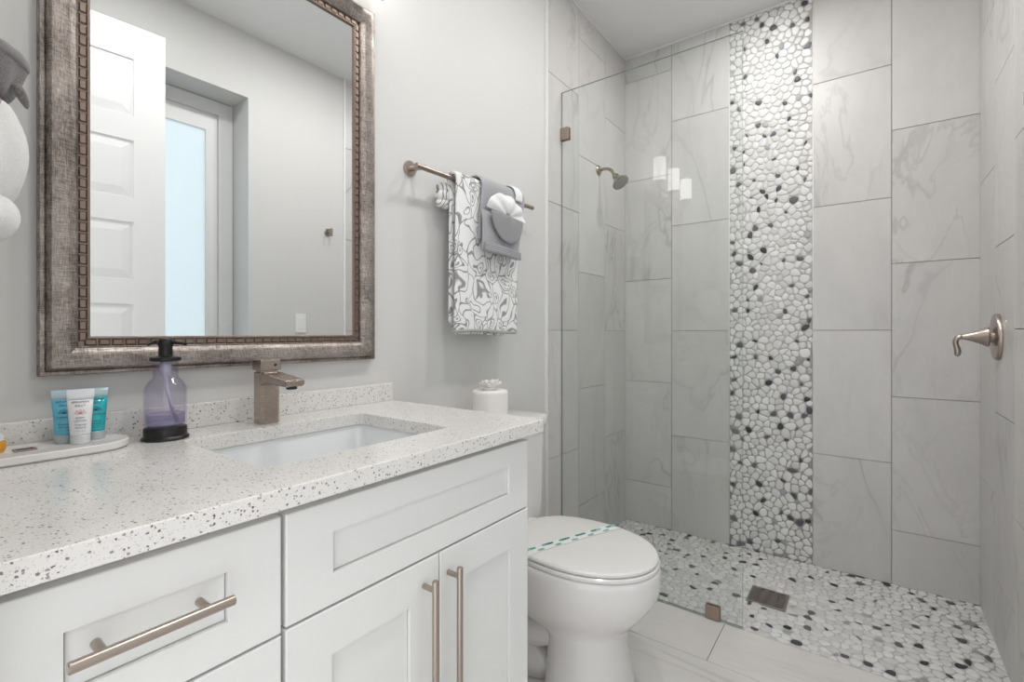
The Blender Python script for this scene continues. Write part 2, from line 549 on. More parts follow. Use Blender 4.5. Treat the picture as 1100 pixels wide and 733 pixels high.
# thin caulk/paint line where shower tile meets the ceiling
bm = bmesh.new()
box(bm, D-.012, D, YR, W, HC-.010, HC, .002); box(bm, XT, D, W-.018, W, HC-.010, HC, .002); box(bm, XT, D, YR, YR+.018, HC-.010, HC, .002)
struct('trim_3', bm, M_ceil)
for nm, ya, yb, xa, xb in (('baseboard_left', W-.014, W, .99, XT-.008), ('baseboard_right', YR, YR+.014, RX1+.0, XT-.008)):
    bm = bmesh.new(); box(bm, xa, xb, ya, yb, 0, .11, .003); struct(nm, bm, M_trim)

# frosted exterior door in the recess
GX0, GX1, GZ = .60, 1.155, 2.307
bm = bmesh.new()
def frame_boxes(bm, x0, x1, z0, z1, wd, y0, y1, bev=.003):
    box(bm, x0, x0+wd, y0, y1, z0, z1, bev); box(bm, x1-wd, x1, y0, y1, z0, z1, bev)
    box(bm, x0+wd-.001, x1-wd+.001, y0, y1, z1-wd, z1, bev)
frame_boxes(bm, RX0+.002, RX1-.002, 0, RZ-.002, .075, YD-.028, YD+.012)
D1 = struct('door_1', bm, M_trim)
bm = bmesh.new()
x0, x1, z1 = RX0+.080, RX1-.080, RZ-.080
box(bm, x0, GX0+.004, YD-.02, YD, .01, z1, .002); box(bm, GX1-.004, x1, YD-.02, YD, .01, z1, .002)
box(bm, GX0, GX1, YD-.02, YD, GZ, z1, .002); box(bm, GX0, GX1, YD-.02, YD, .01, .25, .002)
for a, b, c, d in ((GX0-.014, GX0+.004, .24, GZ+.014), (GX1-.004, GX1+.014, .24, GZ+.014)): box(bm, a, b, YD-.002, YD+.006, c, d, .003)
box(bm, GX0, GX1, YD-.002, YD+.006, GZ-.004, GZ+.014, .003); box(bm, GX0, GX1, YD-.002, YD+.006, .236, .254, .003)
obj('door_stile', bm, M_trim, D1)
bm = bmesh.new(); box(bm, GX0+.001, GX1-.001, YD-.013, YD-.007, .25, GZ)
obj('frosted_pane', bm, frosted('frosted_door_glass', (.80, .86, .88)), D1)

# panelled room door, standing open behind the camera
def panel_door(L, Hh, th=.036):
    bm = bmesh.new(); st, mid = .115, .10
    box(bm, 0, L, -th/2+.007, th/2-.007, 0, Hh)
    pw = (L-2*st-mid)/2
    zs = []; z = .20
    n = 6; rail = .107; BR, TRL = .298, .145; ph = (Hh-BR-TRL-rail*(n-1))/n
    for s in (-1, 1):
        y0, y1 = (th/2-.0075, th/2) if s > 0 else (-th/2, -th/2+.0075)
        box(bm, 0, st, y0, y1, 0, Hh); box(bm, L-st, L, y0, y1, 0, Hh); box(bm, st+pw, st+pw+mid, y0, y1, 0, Hh)
        for c in (st, st+pw+mid):
            box(bm, c, c+pw, y0, y1, 0, BR); box(bm, c, c+pw, y0, y1, Hh-TRL, Hh)
            for k in range(n):
                za = BR+k*(ph+rail); zb = za+ph
                if k < n-1: box(bm, c, c+pw, y0, y1, zb, zb+rail)
                yb = s*(th/2-.0072); yt = s*(th/2-.001)
                r0 = [(c+.004, za+.004), (c+pw-.004, za+.004), (c+pw-.004, zb-.004), (c+.004, zb-.004)]
                m_ = .042
                r1 = [(c+m_, za+m_), (c+pw-m_, za+m_), (c+pw-m_, zb-m_), (c+m_, zb-m_)]
                loft(bm, [[(x, yb, z) for x, z in r0], [(x, yt, z) for x, z in r1]])
    return bm
ang = math.atan2(-.165+.225, .822-.055)
D2 = bpy.data.objects.new('door_2', None); COL.objects.link(D2); D2.location = (.055, -.232, .012); D2.rotation_euler = (0, 0, ang); D2['kind'] = 'structure'
LD = math.hypot(.822-.055, .06)
o = obj('door_leaf', panel_door(LD, 2.49), M_trim, D2, world=False)
bm = bmesh.new()
for s in (-1, 1):
    lathe(bm, [(.028, 0), (.028, .002), (.024, .003), (.022, .001)], (LD-.065, s*.018, .95), (0, s, 0), 24)
obj('door_handle', bm, M_nick, D2, 'auto', world=False)

# ------------------------------------------------------------------ vanity
FY = .660        # face plane of doors and drawers
CY = .640        # countertop front edge
XV = .953        # right side of the cabinets
def shaker(x0, x1, z0, z1, st=.057, sz=None, depth=.0065, th=.019):
    sz = sz or st
    bm = bmesh.new()
    y0 = FY; y1 = FY+th
    r = .0018
    # outer ring steps: back, front edge, rounded, flat, inner edge, chamfer, recessed panel
    def rr(i, y, j=None):
        j = i if j is None else j
        return [(x0+i, y, z0+j), (x1-i, y, z0+j), (x1-i, y, z1-j), (x0+i, y, z1-j)]
    loft(bm, [rr(0, y1), rr(0, y0+r), rr(r*.4, y0+r*.3), rr(r, y0), rr(st, y0, sz), rr(st+.0004, y0+depth+.004, sz+.0004), rr(st+.0017, y0+depth+.004, sz+.0017), rr(st+.0020, y0+depth, sz+.0020)])
    return bm
def bar_pull(bm, p0, p1, r=.0062, post=.13, out=(0, -1, 0), stand=.030):
    p0, p1 = Vector(p0), Vector(p1); d = (p1-p0); L = d.length; d.normalize(); o = Vector(out)
    e = .001
    tube(bm, [p0, p0+d*e, p1-d*e, p1], [r*.85, r, r, r*.85], 20)
    for t in (post, L-post):
        c = p0+d*t
        tube(bm, [c, c-o*stand], r*.82, 16)

U1 = thing('drawer_unit', 'white shaker drawer unit with a horizontal bar pull, at the left end of the vanity', 'cabinet', (.20, .94, 0))
U2 = thing('sink_cabinet', 'white shaker sink base cabinet with two doors and tall bar pulls, beside the toilet', 'cabinet', (.65, .94, 0))
for U, xa, xb in ((U1, XE+.002, .350), (U2, .3505, XV)):
    bm = bmesh.new()
    if U is U1: box(bm, xa, xb, FY+.0205, W-.002, .11, ZC-.031)
    else:   # open-topped carcass so the basin hangs free inside it
        box(bm, xa, xa+.008, FY+.0205, W-.002, .11, ZC-.031); box(bm, xb-.016, xb, FY+.0205, W-.002, .11, ZC-.031)
        box(bm, xa+.008, xb-.016, W-.018, W-.002, .11, ZC-.031); box(bm, xa+.008, xb-.016, FY+.0205, FY+.045, .11, ZC-.031)
        box(bm, xa+.008, xb-.016, FY+.045, W-.018, .11, .128)
    box(bm, xa, xb-(.0 if U is U1 else .0), FY+.075, W-.002, .001, .11)
    obj('body', bm, M_cab if U is U2 else M_cab, U)
bm = bmesh.new(); box(bm, XE+.002, .0495, FY+.001, FY+.02, .11, ZC-.034, .001); obj('filler_strip', bm, M_cab, U1)
for k, (za, zb) in enumerate(((.7335, .897), (.430, .7295), (.115, .426))):
    d_ = obj('drawer', shaker(.0515, .3475, za, zb, .0695, .0495 if k == 0 else .060), M_cab, U1)
    bm = bmesh.new(); zc = (za+zb)/2+.010
    bar_pull(bm, (.118, FY-.032, zc), (.272, FY-.032, zc), .0062, .028)
    obj('bar_pull', bm, M_nick, d_, 'auto', label='brushed nickel bar pull')
obj('false_front', shaker(.3545, XV-.0015, .7375, .897, .074, .048), M_cab, U2)
XM = .656
for s, (xa, xb, xh) in enumerate(((.3545, XM-.0015, .614), (XM+.0015, XV-.0015, .678))):
    d_ = obj('door', shaker(xa, xb, .115, .7335, .072), M_cab, U2)
    bm = bmesh.new(); bar_pull(bm, (xh, FY-.032, .385), (xh, FY-.032, .706), .0062, .018)
    obj('bar_pull', bm, M_nick, d_, 'auto', label='brushed nickel bar pull')

# countertop with undermount cut-out
CT = thing('countertop', 'speckled white quartz countertop with a rectangular cut-out over the vanity', 'countertop', (.5, .93, ZC-.03))
SX0, SX1, SY0, SY1 = .372, .786, .757, 1.088
XCR = .992
bm = bmesh.new()
n = 6
inner = rrect(SX0, SX1, SY0, SY1, .022, n)
def sq(i):   # matching outer ring, point for point
    out = []
    for (cx, cy, a0) in ((XCR-i, W-.001, 0), (XE+.001, W-.001, 90), (XE+.001, CY+i, 180), (XCR-i, CY+i, 270)):
        for k in range(n+1): out.append((cx, cy))
    return out
def outer(i):
    X0, X1, Y0, Y1 = XE+.001, XCR-i, CY+i, W-.001
    return rrect(X0, X1, Y0, Y1, .004, n)
zt, zb = ZC, ZC-.030
loft(bm, [[(x, y, zt-.0015) for x, y in inner], [(x, y, zb) for x, y in inner], [(x, y, zb) for x, y in outer(.001)],
          [(x, y, zb+.001) for x, y in outer(0)], [(x, y, zt-.0015) for x, y in outer(0)], [(x, y, zt) for x, y in outer(.0015)],
          [(x, y, zt) for x, y in rrect(SX0-.0015, SX1+.0015, SY0-.0015, SY1+.0015, .0235, n)],
          [(x, y, zt-.0015) for x, y in inner]], False, False)
bmesh.ops.remove_doubles(bm, verts=bm.verts[:], dist=1e-5)
obj('slab', bm, M_quartz, CT)
bm = bmesh.new(); box(bm, XE+.001, 1.008-.002, W-.0205, W-.0005, ZC, .996, .0015)
for v in bm.verts:
    if v.co.x > .9: v.co.x = min(v.co.x, XCR)
obj('backsplash', bm, M_quartz, CT)

# undermount sink basin
SK = thing('undermount_sink', 'white rectangular undermount sink below the countertop cut-out', 'sink', (.58, .92, ZC-.03))
bm = bmesh.new()
rg = []
for (i, z, r) in ((-.010, ZC-.0305, .03), (-.006, ZC-.0305, .03), (-.005, ZC-.034, .03), (-.003, ZC-.09, .035), (.006, ZC-.135, .045), (.03, ZC-.155, .05), (.10, ZC-.160, .05), (.15, ZC-.163, .014)):
    rg.append([(x, y, z) for x, y in rrect(SX0+i, SX1-i, SY0+i, SY1-i, r, n)])
loft(bm, rg, False, True)
rg2 = [[(x, y, z-.012) for x, y, z in r_] for r_ in rg]
loft(bm, rg2, False, True)
obj('basin', bm, M_sink, SK, True)
bm = bmesh.new(); lathe(bm, [(.024, 0), (.024, .003), (.018, .004), (.017, .001), (.002, .001)], (.579, .9225, ZC-.163), n=30)
obj('drain_ring', bm, M_nick, SK, 'auto')

# faucet
FX, FYY = .566, 1.142
FA = thing('faucet', 'brushed nickel single-hole faucet behind the sink', 'faucet', (FX, FYY, ZC))
bm = bmesh.new()
hw, hd = .0225, .0215
def octo(cx, cy, a, b, c, z): # chamfered rectangle
    return [(cx-a+c, cy-b, z), (cx+a-c, cy-b, z), (cx+a, cy-b+c, z), (cx+a, cy+b-c, z), (cx+a-c, cy+b, z), (cx-a+c, cy+b, z), (cx-a, cy+b-c, z), (cx-a, cy-b+c, z)]
loft(bm, [octo(FX, FYY, hw, hd, .007, ZC+.0004), octo(FX, FYY, hw, hd, .007, ZC+.002), octo(FX, FYY, hw, hd, .007, ZC+.118), octo(FX, FYY, hw-.001, hd-.001, .007, ZC+.120)])
obj('faucet_body', bm, M_nickd, FA)
bm = bmesh.new()
yb = FYY-hd+.006
sec = lambda y, z0, z1, w0: [(FX-w0, y, z0+.003), (FX-w0, y, z1-.0015), (FX-w0+.0015, y, z1), (FX+w0-.0015, y, z1), (FX+w0, y, z1-.0015), (FX+w0, y, z0+.003), (FX+w0-.004, y, z0), (FX-w0+.004, y, z0)]
ztop = ZC+.119
loft(bm, [sec(yb+.02, ZC+.086, ztop, .0215), sec(yb, ZC+.088, ztop, .0215), sec(yb-.02, ZC+.095, ztop-.0005, .0215), sec(yb-.065, ZC+.094, ztop-.006, .0215), sec(yb-.108, ZC+.0925, ztop-.011, .0215), sec(yb-.1125, ZC+.0945, ztop-.0135, .0205)])
obj('spout', bm, M_nickd, FA)
bm = bmesh.new(); lathe(bm, [(.0105, 0), (.0115, .001), (.0115, .008)], (FX, yb-.096, ZC+.0865), n=24)
obj('aerator', bm, M_black, FA, 'auto')
bm = bmesh.new()
loft(bm, [octo(FX, FYY, .019, .018, .005, ZC+.1195), octo(FX, FYY, .019, .018, .005, ZC+.1235), octo(FX, FYY, .0235, .023, .003, ZC+.125), octo(FX, FYY, .0235, .023, .003, ZC+.1475), octo(FX, FYY, .022, .0215, .003, ZC+.149)])
obj('handle_block', bm, M_nickd, FA)
bm = bmesh.new(); tube(bm, [(FX+.009, FYY-.0228, ZC+.1365), (FX+.009, FYY-.0237, ZC+.1365)], .0028, 16)
obj('set_screw', bm, M_holeshade, FA)  # small disc, the dark of its hole put into the colour

# ------------------------------------------------------------------ mirror
MX0, MX1, MZ0, MZ1 = .188, .926, 1.074, 2.124
MR = thing('framed_mirror', 'large wall mirror in a mottled pewter frame with a ribbed inner edge', 'mirror', ((MX0+MX1)/2, W, MZ0))
def ring_rect(i, dep): return [(MX0+i, W-dep, MZ0+i), (MX1-i, W-dep, MZ0+i), (MX1-i, W-dep, MZ1-i), (MX0+i, W-dep, MZ1-i)]
def frame_mat():
    m = NT('mottled_pewter_frame')
    a = m.noise(m.coord((60, 60, 700)), 1, 3, .7); b = m.noise(m.coord((700, 60, 60)), 1, 3, .7)
    c = m.noise(m.coord(), 14, 4, .6)
    k = m.math('ADD', m.math('MULTIPLY', m.math('ADD', a, b), .42), m.math('MULTIPLY', c, .3))
    f = m.mapr(k, .45, .69)
    m.set(Base_Color=m.mix(f, lin(92, 83, 78), lin(190, 180, 173)), Metallic=.8, Roughness=m.mapr(f, 0, 1, .48, .34))
    m.bump(k, .0008, .3)
    return m.m
M_frame = frame_mat()
bm = bmesh.new()
prof = [(0, 0), (0, .016), (.0015, .019), (.007, .020), (.0085, .018), (.0095, .019), (.012, .0295), (.015, .0325), (.019, .0328), (.026, .0315), (.036, .0285), (.045, .0235), (.0505, .0205), (.0525, .0215), (.0545, .019), (.0545, .004), (.02, .002)]
loft(bm, [ring_rect(i, d_) for i, d_ in prof], False, False)
obj('outer_frame', bm, M_frame, MR, 'auto')
M_rib = metal('bronze_rib', lin(142, 126, 116), .45)
bm = bmesh.new()
pr2 = [(.0543, .004), (.0543, .0135), (.0685, .0135), (.0685, .0160), (.0705, .0160), (.073, .0125), (.073, .004)]
loft(bm, [ring_rect(i, d_) for i, d_ in pr2], False, False)
obj('inner_trim', bm, M_rib, MR)
bm = bmesh.new()
def rib(bm, cx, cz, horiz, L):
    a, b = (.0064, L/2) if not horiz else (L/2, .0064)
    y = W-.0135
    r0 = [(cx-a, y, cz-b), (cx+a, y, cz-b), (cx+a, y, cz+b), (cx-a, y, cz+b)]
    s = .0022
    loft(bm, [r0, [(cx-a+s, y-.003, cz-b+s), (cx+a-s, y-.003, cz-b+s), (cx+a-s, y-.003, cz+b-s), (cx-a+s, y-.003, cz+b-s)]], False)
for zz in (MZ0+.0615, MZ1-.0615):
    x = MX0+.073; nrb = 28; stp = (MX1-MX0-.146)/nrb
    for k in range(nrb+1): rib(bm, x+k*stp, zz, True, stp*.86)
for xx in (MX0+.0615, MX1-.0615):
    z = MZ0+.073; nrb = 43; stp = (MZ1-MZ0-.146)/nrb
    for k in range(nrb+1): rib(bm, xx, z+k*stp, False, stp*.86)
obj('ribbed_beading', bm, M_rib, MR)
bm = bmesh.new(); box(bm, MX0+.065, MX1-.065, W-.0095, W-.004, MZ0+.065, MZ1-.065)
obj('mirror_glass', bm, M_mirror, MR)

# vanity light above the mirror (seen mirrored in the shower glass)
VL = thing('vanity_light', 'three-shade vanity wall light above the mirror', 'light', (.58, W, 2.2))
bm = bmesh.new(); box(bm, .50, .66, W-.022, W-.001, 2.128, 2.25, .004)
obj('backplate', bm, M_nick, VL)
bm = bmesh.new(); box(bm, .25, .91, W-.095, W-.075, 2.129, 2.145, .003); box(bm, .57, .59, W-.08, W-.02, 2.13, 2.144, .002)
obj('crossbar', bm, M_nick, VL)
M_shade = emit_glass('lit_opal_shade', (1, .98, .95), LIGHT_SHADE)
for x in (.29, .58, .87):
    bm = bmesh.new(); lathe(bm, [(.012, 2.14), (.012, 2.16), (.030, 2.168), (.034, 2.182), (.02, 2.186)], (x, W-.085, 0), n=24)
    h_ = obj('shade_holder', bm, M_nick, VL, 'auto')
    bm = bmesh.new(); lathe(bm, [(.036, 2.187), (.041, 2.19), (.041, 2.335), (.038, 2.337), (.038, 2.20)], (x, W-.085, 0), n=32)
    obj('glass_shade', bm, M_shade, h_, 'auto')

# ceiling downlights; the two room ones are added, unseen fill lights
M_lens = emit_glass('lit_downlight_lens', (1, .98, .94), 6.0)
for k, (x, y, p) in enumerate(DOWN):
    t = thing('downlight', ('added unseen ceiling fill light near the entrance door', 'added unseen ceiling fill light above the toilet', 'recessed round ceiling light above the shower')[k], 'light', (x, y, HC), 0, None)
    bm = bmesh.new(); lathe(bm, [(.080, HC), (.092, HC-.001), (.092, HC-.004), (.082, HC-.007), (.076, HC-.004), (.076, HC)], (x, y, 0), n=40)
    obj('trim_ring', bm, M_trim, t, 'auto')
    bm = bmesh.new(); lathe(bm, [(.076, HC-.003), (.076, HC-.001)], (x, y, 0), n=40)
    obj('lens', bm, M_lens, t, 'auto')

# ------------------------------------------------------------------ shower glass
GY0, GY1, GZT = .397, W-.0155, 2.330
GP = thing('shower_glass_panel', 'frameless clear glass panel at the shower entry', 'glass panel', (XG, .8, 0))
bm = bmesh.new(); vs = box(bm, XG-.004, XG+.004, GY0, GY1, .006, GZT)
for f in bm.faces:
    nn = f.normal if f.normal.length else Vector((0, 0, 0))
bm.normal_update()
for f in bm.faces:
    f.material_index = 0 if abs(f.normal.x) > .9 else 1
obj('glass_sheet', bm, [M_glass, M_gedge], GP)
def clamp(bm, y0, y1, z0, z1):
    box(bm, XG-.013, XG-.0042, y0, y1, z0, z1, .0015); box(bm, XG+.0042, XG+.013, y0, y1, z0, z1, .0015)
bm = bmesh.new(); clamp(bm, GY1-.042, W-.0145, 2.093, 2.153); box(bm, XG-.013, XG+.013, W-.0165, W-.0145, 2.093, 2.153)
obj('glass_clamp', bm, M_clamp, GP)
bm = bmesh.new(); clamp(bm, .480, .535, .0055, .056); box(bm, XG-.013, XG+.013, .480, .535, .0032, .0058)
obj('glass_clamp', bm, M_clamp, GP)

# floor drain
DR = thing('shower_drain', 'square steel drain grate set in the pebble shower floor', 'drain', (DRX, DRY, 0))
bm = bmesh.new()
box(bm, DRX-DRS, DRX+DRS, DRY-DRS, DRY+DRS, -.0012, .0005)
obj('drain_shade_plate', bm, M_holeshade, DR)  # flat dark plate, painted as the shade between the grate bars
bm = bmesh.new(); e = .007
box(bm, DRX-DRS, DRX-DRS+e, DRY-DRS, DRY+DRS, 0, .004, .0006); box(bm, DRX+DRS-e, DRX+DRS, DRY-DRS, DRY+DRS, 0, .004, .0006)
box(bm, DRX-DRS+e, DRX+DRS-e, DRY-DRS, DRY-DRS+e, 0, .004, .0006); box(bm, DRX-DRS+e, DRX+DRS-e, DRY+DRS-e, DRY+DRS, 0, .004, .0006)
k = -DRS+.012
while k < DRS-.008:
    pts = []
    for j in range(41):
        y = DRY-DRS+e + (2*DRS-2*e)*j/40
        pts.append((DRX+k+.0045*math.sin((y-DRY)*2*PI/.040), y))
    hw_ = .0040
    loft(bm, [[(x-hw_, y, .0006), (x+hw_, y, .0006), (x+hw_, y, .0036), (x-hw_, y, .0036)] for x, y in pts])
    k += .0132
for y in (-.036, 0, .036): box(bm, DRX-DRS+e, DRX+DRS-e, DRY+y-.0012, DRY+y+.0012, .001, .0036)
obj('grate', bm, M_drain, DR)

# shower head on the left wall
YW = W-.0125
SH = thing('wall_shower', 'small pewter shower head on the left shower wall', 'shower head', (2.44, YW, 2.06))
bm = bmesh.new(); lathe(bm, [(.029, 0), (.029, .002), (.025, .007), (.014, .012), (.011, .014)], (2.44, YW, 2.058), (0, -1, 0), 32)
obj('flange', bm, M_pewter, SH, 'auto')
bm = bmesh.new()
tube(bm, [(2.44, YW-.012, 2.058), (2.44, YW-.035, 2.060), (2.44, YW-.058, 2.056), (2.44, YW-.076, 2.044), (2.44, YW-.090, 2.026), (2.44, YW-.098, 2.012)], .0088, 20)
obj('shower_arm', bm, M_pewter, SH, True)
bm = bmesh.new()
hd_ = Vector((-.12, -.60, -.79)).normalized(); hc = Vector((2.44, YW-.096, 2.015))
lathe(bm, [(.010, -.006), (.013, .0), (.017, .006), (.019, .014), (.018, .022), (.022, .030), (.031, .044), (.042, .056), (.046, .062), (.046, .068), (.043, .070)], hc, hd_, 36)
hb = obj('bell', bm, M_pewter, SH, 'auto')
M_face = paint('nozzle_rubber', lin(150, 148, 140), .5, 0)
bm = bmesh.new(); lathe(bm, [(.0425, .0702), (.040, .0715), (.020, .0725), (.001, .0725)], hc, hd_, 36, cap=False)
u_, v_ = frame_basis(hd_)
for rr_, nn_ in ((.012, 6), (.022, 12), (.033, 18)):
    for k in range(nn_):
        a = 2*PI*k/nn_; c = hc + (u_*math.cos(a)+v_*math.sin(a))*rr_
        lathe(bm, [(.0018, .0715), (.0014, .0755)], c, hd_, 8)
obj('spray_face', bm, M_face, SH)

# shower valve on the right wall
YV = YR+.0067
VA = thing('shower_valve', 'brushed nickel shower valve with lever on the right tiled wall', 'valve', (2.475, YV, 1.14))
VX, VZ = 2.442, 1.139
bm = bmesh.new(); lathe(bm, [(.082, 0), (.084, .003), (.084, .014), (.081, .019), (.060, .021), (.022, .022)], (VX, YV, VZ), (0, 1, 0), 56)
obj('escutcheon', bm, M_nick, VA, 'auto')
bm = bmesh.new(); lathe(bm, [(.0215, .020), (.0215, .031), (.017, .033)], (VX, YV, VZ), (0, 1, 0), 36)
obj('valve_collar', bm, M_nick, VA, 'auto')
bm = bmesh.new()
lathe(bm, [(.018, .0305), (.0345, .0315), (.036, .036), (.034, .041), (.026, .056), (.018, .074), (.0125, .090), (.0095, .102), (.0085, .109)], (VX, YV, VZ), (0, 1, 0), 40)
o_ = obj('handle_cone', bm, M_nick, VA, 'auto')
bm = bmesh.new()
pts = [(VX, YV+.098, VZ), (VX, YV+.108, VZ-.0005), (VX, YV+.116, VZ-.005), (VX, YV+.121, VZ-.014), (VX, YV+.121, VZ-.028), (VX, YV+.117, VZ-.042), (VX, YV+.115, VZ-.056), (VX, YV+.117, VZ-.068), (VX, YV+.119, VZ-.073)]
tube(bm, pts, [.0095, .0095, .0093, .0088, .0085, .0095, .0105, .009, .004], 18)
obj('lever', bm, M_nick, VA, True)

# robe hook, switch and little clip on the wall opposite (seen in the mirror)
def robe_hook(x, z, label):
    t = thing('robe_hook', label, 'hook', (x, YR, z))
    bm = bmesh.new(); lathe(bm, [(.024, 0), (.024, .006), (.022, .008), (.008, .0085)], (x, YR+.0005, z), (0, 1, 0), 32)
    obj('rosette', bm, M_nick, t, 'auto')
    bm = bmesh.new(); tube(bm, [(x, YR+.008, z), (x, YR+.040, z)], .007, 18); box(bm, x-.0075, x+.0075, YR+.034, YR+.048, z-.028, z+.022, .002)
    obj('peg', bm, M_nick, t, 'auto')
robe_hook(1.789, 1.803, 'brushed nickel robe hook on the painted wall, reflected in the mirror')
t = thing('light_switch', 'white rocker light switch plate reflected in the mirror', 'switch', (1.604, YR, 1.21))
bm = bmesh.new(); box(bm, 1.569, 1.639, YR+.0003, YR+.006, 1.155, 1.270, .002); obj('switch_plate', bm, M_trim, t)
bm = bmesh.new(); box(bm, 1.5875, 1.6205, YR+.005, YR+.0085, 1.179, 1.246, .0012); obj('rocker', bm, M_trim, t)
t = thing('wall_clip', 'small metal glass clip on the opposite tile edge, reflected in the mirror', 'clip', (1.985, YR+.0067, 1.83))
bm = bmesh.new(); box(bm, 1.965, 2.005, YR+.0068, YR+.016, 1.80, 1.86, .0015); obj('clip_plate', bm, M_nick, t)
bm = bmesh.new(); box(bm, 1.972, 1.998, YR+.016, YR+.030, 1.81, 1.85, .002); obj('clip_bumper', bm, M_gedge, t)

# ------------------------------------------------------------------ toilet
TX, TYB = 1.420, W-.018
TO = thing('toilet', 'white two-piece toilet with closed lid between vanity and shower', 'toilet', (TX, .95, 0))
def egg(yb, yf, hw, z, ym=None, n=56, pw=2.02, pb=2.6):
    """outline in world xy: back y = TYB-yb, front y = TYB-yf"""
    if ym is None: ym = yb + (yf-yb)*.48
    pts = []
    for k in range(n):
        a = 2*PI*k/n; c, s = math.cos(a), math.sin(a)
        p = pw if s > 0 else pb
        ex = math.copysign(abs(c)**(2/p), c)*hw
        ey = math.copysign(abs(s)**(2/p), s)
        y = ym + ey*((yf-ym) if s > 0 else (ym-yb))
        pts.append((TX+ex, TYB-y, z))
    return pts
bm = bmesh.new()
lv = [(.17, .692, .192, .4285), (.168, .697, .197, .423), (.168, .698, .198, .405), (.168, .698, .198, .375), (.17, .693, .196, .345), (.172, .677, .190, .318),
      (.175, .659, .180, .290), (.18, .636, .166, .262), (.21, .612, .150, .240), (.26, .598, .140, .224), (.31, .592, .135, .212),
      (.34, .590, .133, .195), (.345, .590, .133, .15), (.345, .596, .136, .11), (.34, .607, .142, .06), (.335, .615, .147, .02), (.335, .617, .148, .001)]
loft(bm, [egg(a, b, c, z) for a, b, c, z in lv])
obj('bowl', bm, M_wc, TO, True)
bm = bmesh.new()
# deck under the tank, rear foot and the sculpted trapway
loft(bm, [egg(.01, .36, .098, .002, pw=3.5, pb=4), egg(.01, .36, .092, .06, pw=3.5, pb=4), egg(.012, .30, .078, .09, pw=3.5, pb=4), egg(.015, .30, .072, .25, pw=3.5, pb=4), egg(.012, .30, .105, .31, pw=3.5, pb=4), egg(.01, .30, .155, .36, pw=3.5, pb=4), egg(.01, .30, .165, .422, pw=3.5, pb=4), egg(.015, .295, .16, .4275, pw=3.5, pb=4)])
P = lambda y, z: (TX, TYB-y, z)
for s in (-1, 1):
    q = TX + s*.045
    tube(bm, [(TX+s*.06, TYB-.46, .235), (q+s*.018, TYB-.38, .185), (q+s*.012, TYB-.30, .150), (q+s*.01, TYB-.24, .165), (q+s*.01, TYB-.20, .225), (q+s*.01, TYB-.165, .285), (q+s*.008, TYB-.12, .285), (q+s*.006, TYB-.085, .22), (q+s*.006, TYB-.075, .10), (q, TYB-.075, .03)],
         [.05, .052, .054, .052, .048, .045, .045, .046, .048, .05], 20)
obj('trapway', bm, M_wc, TO, True)
bm = bmesh.new()
S0, S1, SWd = .205, .695, .194
loft(bm, [egg(S0, S1-.004, SWd-.004, .4295), egg(S0, S1, SWd, .432), egg(S0, S1, SWd, .440), egg(S0, S1-.004, SWd-.004, .4435)])
obj('toilet_seat', bm, M_seat, TO, 'auto')
bm = bmesh.new()
lidl = [(S0-.004, S1-.010, SWd-.008, .4455), (S0-.008, S1-.004, SWd-.003, .4475), (S0-.008, S1-.003, SWd-.002, .455), (S0-.006, S1-.008, SWd-.006, .460), (S0+.01, S1-.035, SWd-.025, .4625), (S0+.08, S1-.12, SWd-.09, .4635)]
loft(bm, [egg(a, b, c, z, ym=(S0+S1)/2-.01) for a, b, c, z in lidl])
LID = obj('toilet_lid', bm, M_seat, TO, 'auto')
for s in (-1, 1):
    bm = bmesh.new(); box(bm, TX+s*.075-.022, TX+s*.075+.022, TYB-.205, TYB-.165, .4278, .455, .006, 3)
    obj('hinge', bm, M_seat, TO, 'auto')
# tank
def trr(x0, x1, y0, y1, r, z, n=8): return [(x, y, z) for x, y in rrect(x0, x1, y0, y1, r, n)]
bm = bmesh.new()
tx0, tx1, ty0, ty1 = TX-.195, TX+.195, TYB-.190, TYB-.004
loft(bm, [trr(tx0+.05, tx1-.05, ty0+.03, ty1, .03, .4285), trr(tx0+.022, tx1-.022, ty0+.014, ty1, .035, .44), trr(tx0+.012, tx1-.012, ty0+.008, ty1, .035, .50), trr(tx0+.006, tx1-.006, ty0+.006, ty1, .035, .797)])
obj('tank', bm, M_wc, TO, 'auto')
bm = bmesh.new()
loft(bm, [trr(tx0-.003, tx1+.003, ty0-.006, ty1+.002, .04, .7975), trr(tx0-.006, tx1+.006, ty0-.009, ty1+.002, .043, .802), trr(tx0-.006, tx1+.006, ty0-.009, ty1+.002, .043, .826), trr(tx0-.002, tx1+.002, ty0-.005, ty1, .04, .833), trr(tx0+.008, tx1-.008, ty0+.005, ty1-.008, .035, .835)])
TL = obj('tank_lid', bm, M_wc, TO, 'auto')
bm = bmesh.new(); lathe(bm, [(.011, 0), (.011, .010), (.007, .012)], (TX-.14, ty0+.0065, .745), (0, -1, 0), 20); tube(bm, [(TX-.145, ty0-.008, .745), (TX-.10, ty0-.014, .741), (TX-.072, ty0-.015, .738)], [.006, .006, .0065], 14)
obj('flush_lever', bm, M_nick, TO, 'auto')
